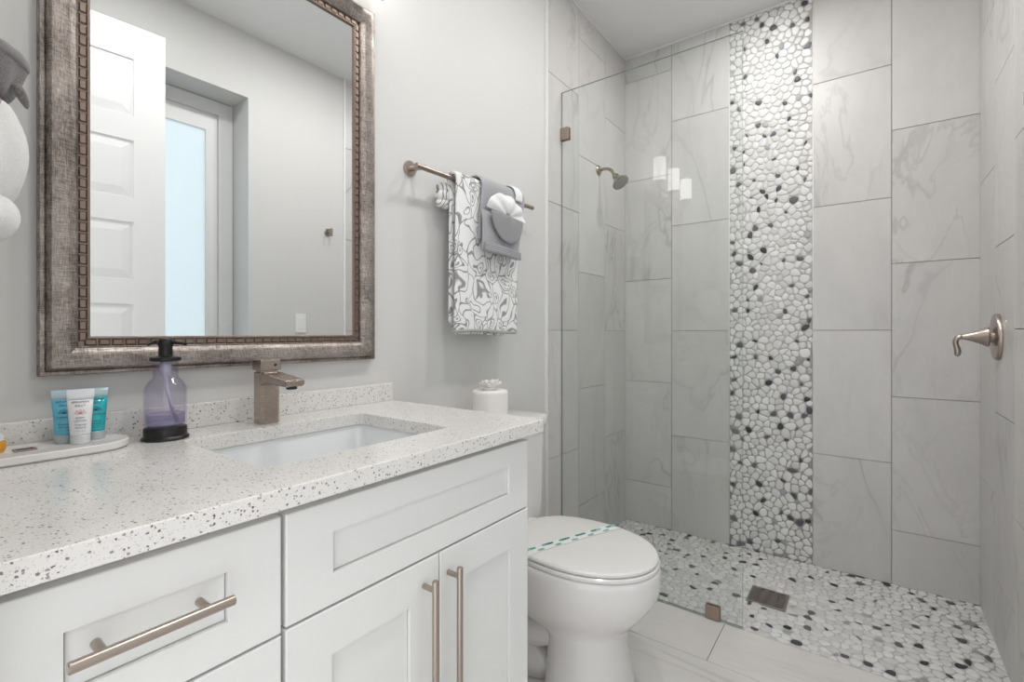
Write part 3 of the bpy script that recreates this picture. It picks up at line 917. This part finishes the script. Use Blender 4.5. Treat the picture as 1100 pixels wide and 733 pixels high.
# printed paper band laid over the lid
BN = thing('paper_band', 'white paper band with teal printing across the closed toilet lid', 'paper band', (TX, TYB-.33, .46))
from mathutils.bvhtree import BVHTree
_bv = BVHTree.FromPolygons([v.co + TO.location for v in LID.data.vertices], [tuple(p.vertices) for p in LID.data.polygons])
def lid_z(x, y):
    h_ = _bv.ray_cast(Vector((x, y, .6)), Vector((0, 0, -1)))[0]
    return h_.z if h_ else None
bm = bmesh.new()
def band(bm, s0, s1, w0, w1, lift, n=48, th=.0004):
    R = []
    A = Vector((TX-.196, .875, 0)); B = Vector((TX+.196, .722, 0)); d = (B-A); L = d.length; d.normalize(); pr = Vector((-d.y, d.x, 0))
    for k in range(n+1):
        s = s0 + (s1-s0)*k/n
        row = []
        for w_ in (w0, w1):
            p = A + d*(s*L) + pr*w_
            z = lid_z(p.x, p.y)
            if z is None: z = .452
            row.append((p.x, p.y, z+lift))
        (p0, p1) = row
        R.append([p0, p1, (p1[0], p1[1], p1[2]+th), (p0[0], p0[1], p0[2]+th)])
    loft(bm, R)
band(bm, .03, .972, -.021, .021, .0010)
M_band = NT('band_paper'); M_band.set(Base_Color=M_band.mix(M_band.noise(M_band.coord(), 60), lin(228, 229, 228), lin(238, 238, 236)), Roughness=.5); M_band = M_band.m
obj('band_strip', bm, M_band, BN)
M_teal = paint('teal_ink', lin(42, 140, 130), .6, 0)
M_teal2 = paint('pale_teal_ink', lin(150, 196, 190), .6, 0)
bm = bmesh.new()
def mark(bm, s, w_, ln, ht, mi, sk=.35):
    A = Vector((TX-.196, .875, 0)); B = Vector((TX+.196, .722, 0)); d = (B-A); L = d.length; d.normalize(); pr = Vector((-d.y, d.x, 0))
    c = A+d*(s*L)+pr*w_
    z = lid_z(c.x, c.y)
    if z is None or z < .4585: return
    z += .0017
    q = [(-ln, -ht), (ln, -ht), (ln+ht*sk, ht), (-ln+ht*sk, ht)]
    v = [bm.verts.new(c+d*a+pr*b+Vector((0, 0, z))) for a, b in q]
    bm.faces.new(v).material_index = mi
rnd = random.Random(4)
for k in range(6):
    s = .09 + k*.165
    mark(bm, s, .0085, .022, .0062, 1)
    for j in range(6): mark(bm, s-.042+j*.017, .0085+rnd.uniform(-.001, .001), .0028, .0045, 0, 1)
    mark(bm, s, .0145, .015, .0009, 0); mark(bm, s, .003, .012, .0007, 0)
    mark(bm, s+.07, -.0125, .014, .0016, 0); mark(bm, s+.075, -.0085, .010, .0030, 1)
    mark(bm, s+.07, -.0175, .009, .0009, 0)
obj('printed_marks', bm, [M_teal, M_teal2], BN, 'keep')

# toilet roll with folded flower on the tank
RX_, RY_, RZ_ = 1.342, W-.130, .8352
RO = thing('toilet_roll', 'spare white toilet roll with a folded tissue flower on the tank lid', 'toilet roll', (RX_, RY_, RZ_))
bm = bmesh.new()
pr_ = [(.020, .0004), (.061, .0004), (.0635, .004)]
for k in range(14): pr_ += [(.0632, .008+k*.0070), (.0638, .0115+k*.0070)]
pr_ += [(.0625, .110), (.060, .1125), (.022, .1128), (.020, .110)]
lathe(bm, pr_, (RX_, RY_, RZ_), n=48, cap=False)
obj('paper_roll', bm, M_paper, RO, True)
bm = bmesh.new()
def petal(bm, ang, tilt, L, wd, z0, r0=.004):
    R = []
    for i in range(6):
        t = i/5
        rr = r0 + L*t*math.cos(tilt*(1-.3*t)); zz = z0 + L*t*math.sin(tilt)+.004*math.sin(t*PI)
        hwid = wd*math.sin(PI*(.12+.80*t))*(1-.15*t)
        rowu = []
        for j in range(5):
            s = (j-2)/2
            x = rr; y = s*hwid; z = zz + .006*abs(s)**1.5*t + .002*math.sin(3*s+ang)
            rowu.append((RX_+x*math.cos(ang)-y*math.sin(ang), RY_+x*math.sin(ang)+y*math.cos(ang), RZ_+z))
        R.append(rowu)
    V = [[bm.verts.new(p) for p in r] for r in R]
    for a, b in zip(V, V[1:]):
        for j in range(4): bm.faces.new((a[j], a[j+1], b[j+1], b[j]))
for k in range(9): petal(bm, 2*PI*k/9, .55, .040, .016, .115)
for k in range(7): petal(bm, 2*PI*k/7+.3, .9, .034, .014, .117)
for k in range(5): petal(bm, 2*PI*k/5+.1, 1.2, .026, .011, .119)
lathe(bm, [(.026, .1130), (.018, .120), (.008, .130), (.001, .133)], (RX_, RY_, RZ_), n=24)
fo = obj('tissue_flower', bm, M_paper, RO, True)
sm = fo.modifiers.new('t', 'SOLIDIFY'); sm.thickness = .0008

# ------------------------------------------------------------------ towel bars and towels
def cloth(name, fn, nu, nv, mat, parent, th=.006, sub=1, label=None):
    """grid cloth; fn(u, v) with u, v in 0..1 -> point"""
    bm = bmesh.new()
    V = [[bm.verts.new(fn(i/nu, j/nv)) for j in range(nv+1)] for i in range(nu+1)]
    for i in range(nu):
        for j in range(nv): bm.faces.new((V[i][j], V[i+1][j], V[i+1][j+1], V[i][j+1]))
    o = obj(name, bm, mat, parent, 'keep', label=label)
    for f in o.data.polygons: f.use_smooth = True
    s = o.modifiers.new('thick', 'SOLIDIFY'); s.thickness = th; s.offset = 0
    if sub: subsurf(o, sub)
    return o

BX0, BX1, BY, BZ = 1.043, 1.702, 1.155, 1.686
TB = thing('towel_bar', 'brushed nickel towel bar on the wall right of the mirror', 'towel bar', (1.37, W, BZ))
bm = bmesh.new(); tube(bm, [(BX0, BY, BZ), (BX0+.001, BY, BZ), (BX1-.001, BY, BZ), (BX1, BY, BZ)], [.0075, .0085, .0085, .0075], 24)
obj('rail', bm, M_nick, TB, 'auto')
for x in (1.078, 1.668):
    bm = bmesh.new(); lathe(bm, [(.0255, 0), (.0255, .006), (.024, .008), (.009, .0085)], (x, W-.0005, BZ+.012), (0, -1, 0), 32)
    tube(bm, [(x, W-.008, BZ+.010), (x, W-.035, BZ+.008), (x, BY-.002, BZ+.001)], .0082, 18)
    obj('wall_post', bm, M_nick, TB, 'auto')

def towel_pattern():
    m = NT('scroll_pattern_terry'); c = m.coord()
    wp = m.N.new('ShaderNodeTexNoise'); wp.inputs['Scale'].default_value = 11; wp.inputs['Detail'].default_value = 1.0; m.l(c, wp.inputs['Vector'])
    ma = m.N.new('ShaderNodeVectorMath'); ma.operation = 'MULTIPLY_ADD'; m.l(wp.outputs['Color'], ma.inputs[0]); ma.inputs[1].default_value = (.16, .0, .16); m.l(c, ma.inputs[2])
    mp = m.N.new('ShaderNodeMapping'); mp.inputs['Scale'].default_value = (1, .3, .62); m.l(ma.outputs[0], mp.inputs[0])
    vo = m.N.new('ShaderNodeTexVoronoi'); vo.inputs['Scale'].default_value = 21; m.l(mp.outputs[0], vo.inputs['Vector'])
    ve = m.N.new('ShaderNodeTexVoronoi'); ve.feature = 'DISTANCE_TO_EDGE'; ve.inputs['Scale'].default_value = 21; m.l(mp.outputs[0], ve.inputs['Vector'])
    dd = vo.outputs['Distance']
    r1 = m.mapr(m.math('ABSOLUTE', m.math('SUBTRACT', dd, .17)), .016, .036, 1, 0)
    r2 = m.mapr(m.math('ABSOLUTE', m.math('SUBTRACT', dd, .36)), .018, .040, 1, 0)
    r3 = m.mapr(ve.outputs['Distance'], .02, .045, 1, 0)
    line = m.math('MAXIMUM', r1, m.math('MAXIMUM', r2, r3))
    tex = m.noise(c, 500, 2)
    base = m.mix(tex, lin(226, 226, 226), lin(246, 246, 246))
    col = m.mix(m.math('MULTIPLY', line, .9), base, lin(134, 133, 134))
    m.set(Base_Color=col, Roughness=.95, Sheen_Weight=.2)
    h = m.math('SUBTRACT', m.math('MULTIPLY', tex, .4), m.math('MULTIPLY', line, .8))
    m.bump(h, .002, .6)
    return m.m
M_pat = towel_pattern()
def drape(x0, x1, r, front, back, y=BY, z=BZ, skew=0, wav=.004, flare=0, xs0=0, ph=0, bk=0, sag=0):
    Lf, Lb = front, back; arc = PI*r; tot = Lf+arc+Lb
    def fn(u, v):
        s = u/.42*Lf if u < .42 else (Lf+(u-.42)/.16*arc if u < .58 else Lf+arc+(u-.58)/.42*Lb)
        if s < Lf: yy, zz = y-r, z-(Lf-s); k = (Lf-s)/Lf
        elif s < Lf+arc:
            a = (s-Lf)/r; yy, zz = y-r*math.cos(a), z+r*math.sin(a); k = 0
        else:
            k = (s-Lf-arc)/max(Lb, .01); zz = z-(s-Lf-arc); yy = y+r-bk*r*min(1, k*5)*(2-min(1, k*5))
        wd = (v-.5)*(1+flare*k)
        x = (x0+x1)/2 + (x1-x0)*wd + skew*k*(1 if s < Lf else .3) + xs0
        yy += math.sin(v*9+ph)*wav*k + math.sin(v*17+2+ph)*wav*.35*k
        if s < Lf: yy -= sag*k*(1-k)*2
        zz += .004*math.sin(v*5+ph)*k
        return (x, yy, zz)
    return fn
BT = thing('bath_towel', 'white bath towel with grey scroll pattern folded over the towel bar', 'towel', (1.37, BY, 1.15))
cloth('towel_drape', drape(1.204, 1.566, .0215, .530, .500, skew=-.010, wav=.004, bk=.55), 70, 18, M_pat, BT, .013)
# second, inner fold peeking out below and the grey hem
cloth('inner_fold', drape(1.212, 1.50, .0118, .541, .520, skew=-.008, wav=.003, ph=0, bk=.3), 60, 12, M_pat, BT, .004)
M_hem = fabric('grey_hem', lin(150, 150, 151), lin(180, 180, 182), 500, .001)
def hemf(u, v):
    f = drape(1.203, 1.567, .0215, .5335, .500, skew=-.010, wav=.004, bk=.55)
    p = f(u*.42*.012/.5335, v); return p
cloth('hem', hemf, 3, 18, M_hem, BT, .0150)
# bunched corner beside the fold, between rail and wall
bm = bmesh.new()
def lump(bm, pts, rs, n=14): tube(bm, pts, rs, n)
for (pts, rs) in (([(1.166, 1.186, 1.648), (1.180, 1.184, 1.656), (1.205, 1.182, 1.656), (1.235, 1.180, 1.650)], [.010, .018, .019, .016]),
                  ([(1.163, 1.188, 1.630), (1.180, 1.186, 1.628), (1.205, 1.184, 1.632), (1.235, 1.182, 1.628)], [.012, .021, .021, .017]),
                  ([(1.166, 1.190, 1.603), (1.182, 1.188, 1.600), (1.205, 1.186, 1.602), (1.235, 1.184, 1.602)], [.010, .017, .018, .016])):
    lump(bm, pts, rs)
subsurf(obj('bunched_corner', bm, M_pat, BT, True), 1)

HT = thing('hand_towel', 'light grey hand towel folded as a pocket over the patterned bath towel', 'towel', (1.44, BY, 1.44))
cloth('towel_drape', drape(1.318, 1.585, .040, .20, .13, skew=-.030, wav=.003, flare=-.06), 44, 14, M_grey_fab, HT, .008)
def pocket(u, v):
    x = 1.300+.223*v; z = 1.445+.150*u - .012*v
    return (x, 1.103-.008*math.sin(v*PI)-.005*math.sin(u*PI), z)
cloth('pocket_panel', pocket, 12, 14, M_grey_fab, HT, .006)
def pock2(u, v):
    a = PI*v; rr = u
    x = 1.425 + .098*math.cos(a)*(.05+.95*rr)
    z = 1.590 - .012*math.cos(a)*-1*.0 - .105*math.sin(a)*rr - (x-1.41)*.055
    return (x, 1.080-.008*math.sin(a)*(1-rr*.6), z)
cloth('pocket_shade', pock2, 8, 22, fabric('pocket_shade_terry', lin(118, 118, 121), lin(158, 158, 161), 420, .002), HT, .006, label='darker grey rounded piece, shade painted onto the pocket')  # rounded shading on the pocket, put in as a darker grey piece
def ribs_(u, v):
    return (1.300+.223*v, 1.088-.010*math.sin(v*PI)-.003*math.cos(u*PI*8), 1.446+.028*u-.012*v)
cloth('ribbed_border', ribs_, 24, 8, M_grey_fab, HT, .005)
WC = thing('washcloth', 'white washcloth fanned like a shell, tucked in the grey hand towel pocket', 'washcloth', (1.43, 1.09, 1.6))
def shell(u, v):
    a = PI*(.02+.96*v); rr = .012+ .100*u*(1+.02*math.cos(v*PI*9))
    x = 1.432+math.cos(a)*rr*1.04
    z = 1.588+math.sin(a)*rr*.70-(x-1.42)*.10
    y = 1.085 - .016*math.sin(u*PI*.9)*math.sin(a) - .0035*math.cos(v*PI*9)*u + .004*u
    return (x, y, z)
cloth('fanned_cloth', shell, 10, 84, M_white_fab, WC, .005)
def tail(u, v):
    x = 1.510+.045*v; a = (-.12+u*.65)*PI
    return (x, 1.155-.050*math.cos(a), 1.686+.050*math.sin(a))
cloth('cloth_corner', tail, 12, 6, M_white_fab, WC, .006)

# towels at the far left, on a bar fixed to the entrance wall
TB2 = thing('towel_bar', 'towel bar on the side wall under the folded towels at the left photo edge', 'towel bar', (XE, 1.0, 1.53))
bm = bmesh.new(); tube(bm, [(.098, .905, 1.455), (.098, 1.17, 1.455)], .008, 20); obj('rail', bm, M_nick, TB2, 'auto')
for y in (.93, 1.15):
    bm = bmesh.new(); lathe(bm, [(.0215, 0), (.0215, .006), (.008, .0085)], (XE+.0005, y, 1.455), (1, 0, 0), 28); tube(bm, [(XE+.008, y, 1.455), (.098, y, 1.455)], .007, 16)
    obj('wall_post', bm, M_nick, TB2, 'auto')
WT = thing('bath_towel', 'white towel bunched over the bar at the far left edge', 'towel', (.1, 1.03, 1.29))
def folds(bm, prof, cx, cy, sx, sy, n=56, amp=.07, lobes=5, ph=0):
    R = []
    for (r, z) in prof:
        row = []
        for k in range(n):
            a = 2*PI*k/n
            q = r*(1 + amp*math.sin(lobes*a+ph+z*22) + amp*.5*math.sin((lobes+4)*a+2*ph-z*35))
            row.append((cx+q*math.cos(a)*sx, cy+q*math.sin(a)*sy, z))
        R.append(row)
    loft(bm, R)
bm = bmesh.new()
folds(bm, [(.010, 1.490), (.034, 1.486), (.048, 1.474), (.056, 1.452), (.060, 1.424), (.059, 1.396), (.054, 1.370), (.047, 1.352), (.038, 1.340), (.030, 1.345)], .088, 1.025, 1, 1.5, amp=.06, lobes=7)
folds(bm, [(.020, 1.362), (.036, 1.352), (.048, 1.338), (.052, 1.322), (.050, 1.305), (.040, 1.290), (.022, 1.284), (.004, 1.285)], .086, 1.020, 1, 1.5, amp=.055, lobes=7, ph=1.3)
subsurf(obj('towel_folds', bm, M_white_fab, WT, True), 1)
GT = thing('hand_towel', 'dark grey hand towel bunched on top of the white towel at the far left edge', 'towel', (.11, 1.0, 1.52))
bm = bmesh.new()
folds(bm, [(.030, 1.4925), (.037, 1.494), (.041, 1.504), (.045, 1.520), (.050, 1.536), (.052, 1.545), (.049, 1.550), (.030, 1.552), (.005, 1.552)], .092, 1.02, 1, 1.35, amp=.05, lobes=6)
subsurf(obj('gathered_cloth', bm, M_dgrey_fab, GT, True), 1)
bm = bmesh.new()
folds(bm, [(.046, 1.540), (.0535, 1.5405), (.0560, 1.548), (.0545, 1.556), (.046, 1.560), (.020, 1.561)], .092, 1.02, 1, 1.35, amp=.03, lobes=6)
subsurf(obj('banded_edge', bm, fabric('smooth_grey_hem', lin(120, 116, 118), lin(158, 154, 156), 500, .001), GT, True), 1)
bm = bmesh.new()
tube(bm, [(.128, .985, 1.512), (.134, .99, 1.504), (.140, .996, 1.494), (.144, 1.000, 1.484)], [.006, .007, .006, .002], 14)
subsurf(obj('loose_corner', bm, M_dgrey_fab, GT, True), 1)

# ------------------------------------------------------------------ things on the counter
# soap dispenser
SXc, SYc = .360, 1.133
SD = thing('soap_dispenser', 'glass soap dispenser with lilac liquid, black base and black pump', 'soap dispenser', (SXc, SYc, ZC))
bm = bmesh.new(); lathe(bm, [(.0395, .0004), (.0405, .002), (.0395, .005), (.0365, .008), (.0365, .022), (.0355, .024), (.034, .0245)], (SXc, SYc, ZC), n=48)
obj('base', bm, M_black, SD, 'auto')
gp = [(.0345, .0250), (.0355, .030), (.0358, .096), (.0345, .104), (.030, .113), (.0235, .120), (.0215, .125), (.0213, .153), (.0217, .155)]
gi = [(r-.0022, h) for r, h in gp]; gi[0] = (.031, .029)
bm = bmesh.new(); lathe(bm, gp+gi[::-1], (SXc, SYc, ZC), n=48, cap=False)
M_bottle = glass_mat('lilac_bottle_glass_clear', (.935, .925, .965), 1.45)
obj('bottle', bm, M_bottle, SD, True)
M_liq = NT('lilac_liquid'); M_liq.set(Base_Color=lin(205, 200, 232), Roughness=.05, Transmission_Weight=.75, IOR=1.15)
M_liq.l(M_liq.mix(M_liq.noise(M_liq.coord(), 8), lin(196, 192, 220), lin(206, 202, 226)), M_liq.b.inputs['Base Color']); M_liq = M_liq.m
bm = bmesh.new(); lathe(bm, [(.0305, .0295), (.0325, .031), (.0325, .051), (.001, .051)], (SXc, SYc, ZC), n=40)
obj('liquid', bm, M_liq, SD, 'auto')
bm = bmesh.new(); tube(bm, [(SXc, SYc, ZC+.160), (SXc, SYc, ZC+.125), (SXc+.002, SYc, ZC+.10), (SXc+.016, SYc-.004, ZC+.032)], .0032, 12)
lathe(bm, [(.009, .126), (.010, .156)], (SXc, SYc, ZC), n=20)
M_tubep = paint('milky_dip_tube', lin(205, 203, 218), .3, 0); obj('dip_tube', bm, M_tubep, SD, True)
bm = bmesh.new()
lathe(bm, [(.0215, .1545), (.0258, .156), (.0268, .159), (.0258, .163), (.0175, .1650), (.0125, .166), (.0120, .168), (.0118, .184), (.0130, .186), (.0136, .190), (.0130, .197), (.011, .200), (.001, .2005)], (SXc, SYc, ZC), n=40)
rt = Vector((.60, -.80, 0)).normalized()
c = Vector((SXc, SYc, ZC+.193))
tube(bm, [c+rt*.008, c+rt*.020-Vector((0, 0, .0005)), c+rt*.034-Vector((0, 0, .0025)), c+rt*.042-Vector((0, 0, .0045))], [.0036, .0032, .003, .0025], 12)
tube(bm, [c-rt*.008, c-rt*.018+Vector((0, 0, .001)), c-rt*.028-Vector((0, 0, .002)), c-rt*.036-Vector((0, 0, .007))], [.004, .0036, .0026, .0012], 12)
obj('pump', bm, M_black, SD, 'auto')

# marble tray
TR = thing('marble_tray', 'oblong white marble tray against the backsplash', 'tray', (.19, 1.15, ZC))
def stadium(x0, x1, y0, y1, z, n=14):
    r = (y1-y0)/2; cy = (y0+y1)/2; p = []
    for k in range(n+1): a = -PI/2+PI*k/n; p.append((x1-r*1.0+r*math.cos(a), cy+r*math.sin(a), z))
    for k in range(n+1): a = PI/2+PI*k/n; p.append((x0+r+r*math.cos(a), cy+r*math.sin(a), z))
    return p
bm = bmesh.new(); X0, X1, Y0, Y1 = XE+.006, .302, 1.085, 1.202
loft(bm, [stadium(X0+.004, X1-.004, Y0+.004, Y1-.004, ZC+.0004), stadium(X0, X1, Y0, Y1, ZC+.004), stadium(X0, X1, Y0, Y1, ZC+.0135), stadium(X0+.0015, X1-.0015, Y0+.0015, Y1-.0015, ZC+.015), stadium(X0+.009, X1-.009, Y0+.009, Y1-.009, ZC+.015), stadium(X0+.012, X1-.012, Y0+.012, Y1-.012, ZC+.013)])
obj('tray_body', bm, M_marble, TR, 'auto')
t = thing('metal_plate', 'small dark bronze metal plate lying on the marble tray', 'plate', (.163, 1.15, ZC+.0132))
bm = bmesh.new(); box(bm, .148, .176, 1.137, 1.162, ZC+.0132, ZC+.0150, .0006); po = obj('plate_body', bm, M_clamp, t)
bm = bmesh.new(); box(bm, .152, .172, 1.1465, 1.1505, ZC+.0150, ZC+.0156, .0003); obj('plate_slot', bm, M_black, t)

# toiletry tubes standing on their caps
def tube_item(x, y, rz, label, body_mat, cap_mat, line1, line2, ink, top_mat, hgt=.092, z0=ZC+.0132, tilt=0):
    t = thing('toiletry_tube', label, 'tube', (x, y, z0), rz, None)
    bm = bmesh.new(); lathe(bm, [(.0132, 0), (.0140, .001), (.0140, .014), (.0132, .015)], (0, 0, 0), n=28)
    obj('cap', bm, cap_mat, t, 'auto', world=False)
    bm = bmesh.new(); R = []
    for (h, a, b, mi) in ((.0145, .0135, .0125, 0), (.020, .0145, .0135, 0), (.040, .0155, .0115, 0), (.060, .0170, .0085, 0), (.078, .0182, .0045, 0)):
        R.append([(a*math.cos(2*PI*k/28), b*math.sin(2*PI*k/28), h) for k in range(28)])
    loft(bm, R); obj('tube_body', bm, body_mat, t, True, world=False)
    bm = bmesh.new(); R = []
    for (h, a, b) in ((.0775, .0182, .0046), (.084, .0189, .0016), (hgt, .0194, .0009)):
        R.append([(a*math.cos(2*PI*k/28), b*math.sin(2*PI*k/28), h) for k in range(28)])
    loft(bm, R); obj('crimped_end', bm, top_mat, t, True, world=False)
    def ysurf(h):
        pts = [(.0145, .0125), (.020, .0135), (.040, .0115), (.060, .0085), (.078, .0045), (hgt, .0009)]
        for (h0, b0), (h1, b1) in zip(pts, pts[1:]):
            if h0 <= h <= h1: return b0+(b1-b0)*(h-h0)/(h1-h0), math.atan2(b0-b1, h1-h0)
        return .01, 0
    def put(txt, size, h, m_):
        b, sl = ysurf(h)
        Mx = Matrix.Translation((0, -b-.0006, h)) @ Matrix.Rotation(PI/2-sl, 4, 'X')
        text_mesh('lettering', txt, size, m_, t, Mx)
    put(line1[0], .0052, .0745, ink); put(line1[1], .0052, .0680, ink)
    put(line2[0], .0044, .0465, ink); put(line2[1], .0044, .0412, ink)
    put('Tropical', .0045, .0345, ink); put('Almond', .0045, .0295, ink); put('1.0 fl oz / 30 ml', .0022, .0235, ink)
    # leaf emblem
    bm = bmesh.new(); b, sl = ysurf(.0575)
    Mx = Matrix.Translation((0, -b-.0009, .0535)) @ Matrix.Rotation(PI/2-sl, 4, 'X')
    for a in (-75, -40, 0, 40, 75):
        r = math.radians(a); L = .0085
        pts = []
        for s in (1, -1):
            rg_ = range(7) if s == 1 else range(6, -1, -1)
            for k in rg_:
                q = k/6; wd = .0017*math.sin(PI*q)*s
                px, py = L*q, wd
                pts.append((px*math.sin(r)+py*math.cos(r), px*math.cos(r)-py*math.sin(r)))
        for s in range(len(pts)-1):
            pA, pB = Vector((*pts[s], 0)), Vector((*pts[s+1], 0))
            dd = pB-pA
            if dd.length < 1e-5: continue
            nn = Vector((-dd.y, dd.x, 0)).normalized()*.00028
            bm.faces.new([bm.verts.new(Mx @ p) for p in (pA-nn, pB-nn, pB+nn, pA+nn)])
    obj('leaf_emblem', bm, M_leafink if body_mat is M_tw else ink, t, 'keep', world=False)
    return t
def plastic(name, c, tr=.0, rough=.3):
    m = NT(name); m.set(Base_Color=m.mix(m.noise(m.coord(), 30), tuple(x*.96 for x in c), c), Roughness=rough, Transmission_Weight=tr); return m.m
M_tw = plastic('white_tube', lin(240, 240, 242)); M_tb = plastic('blue_gel_tube', lin(112, 205, 234), .1, .15); M_tt = plastic('teal_gel_tube', lin(52, 196, 206), .1, .15)
M_capc = plastic('clear_cap', lin(205, 216, 220), .25, .2); M_capw = plastic('white_cap', lin(228, 230, 232), .1, .3)
M_topb = plastic('pale_blue_crimp', lin(196, 218, 230), .1, .25); M_topw = plastic('white_crimp', lin(226, 230, 236), .0, .3); M_topt = plastic('pale_teal_crimp', lin(190, 216, 222), .1, .25)
M_ink = paint('navy_ink', lin(52, 60, 96), .5, 0); M_leafink = paint('coral_ink', lin(206, 128, 122), .5, 0); M_orange = plastic('orange_tube', lin(240, 170, 50), .1, .2)
fz = math.radians(-12)
tube_item(.2320, 1.142, fz, 'white toiletry tube of body lotion, in front of the two blue tubes', M_tw, M_capw, ('BERGMAN', 'KELLY'), ('BODY', 'LOTION'), M_ink, M_topw, .097)
tube_item(.2165, 1.170, fz-.1, 'sky-blue toiletry tube behind and left of the white tube', M_tb, M_capc, ('BERGMAN', 'KELLY'), ('SHAMPOO', ''), M_ink, M_topb, .095)
tube_item(.2590, 1.170, fz+.1, 'teal toiletry tube behind and right of the white tube', M_tt, M_capc, ('BERGMAN', 'KELLY'), ('CONDITIONER', ''), M_ink, M_topt, .095)

# wrapped orange soap tube at the left photo edge
t = thing('soap_bar', 'orange and white wrapped soap at the left photo edge on the tray', 'soap', (.118, 1.165, ZC+.0132))
bm = bmesh.new(); lathe(bm, [(.010, 0), (.017, .001), (.0195, .005), (.0195, .016), (.0175, .020)], (.1225, 1.165, ZC+.0132), n=30)
obj('orange_soap', bm, M_orange, t, 'auto')
bm = bmesh.new(); lathe(bm, [(.0176, .0195), (.0165, .026), (.013, .032), (.010, .034)], (.1225, 1.165, ZC+.0132), n=30)
obj('white_wrapper', bm, M_topw, t, 'auto')
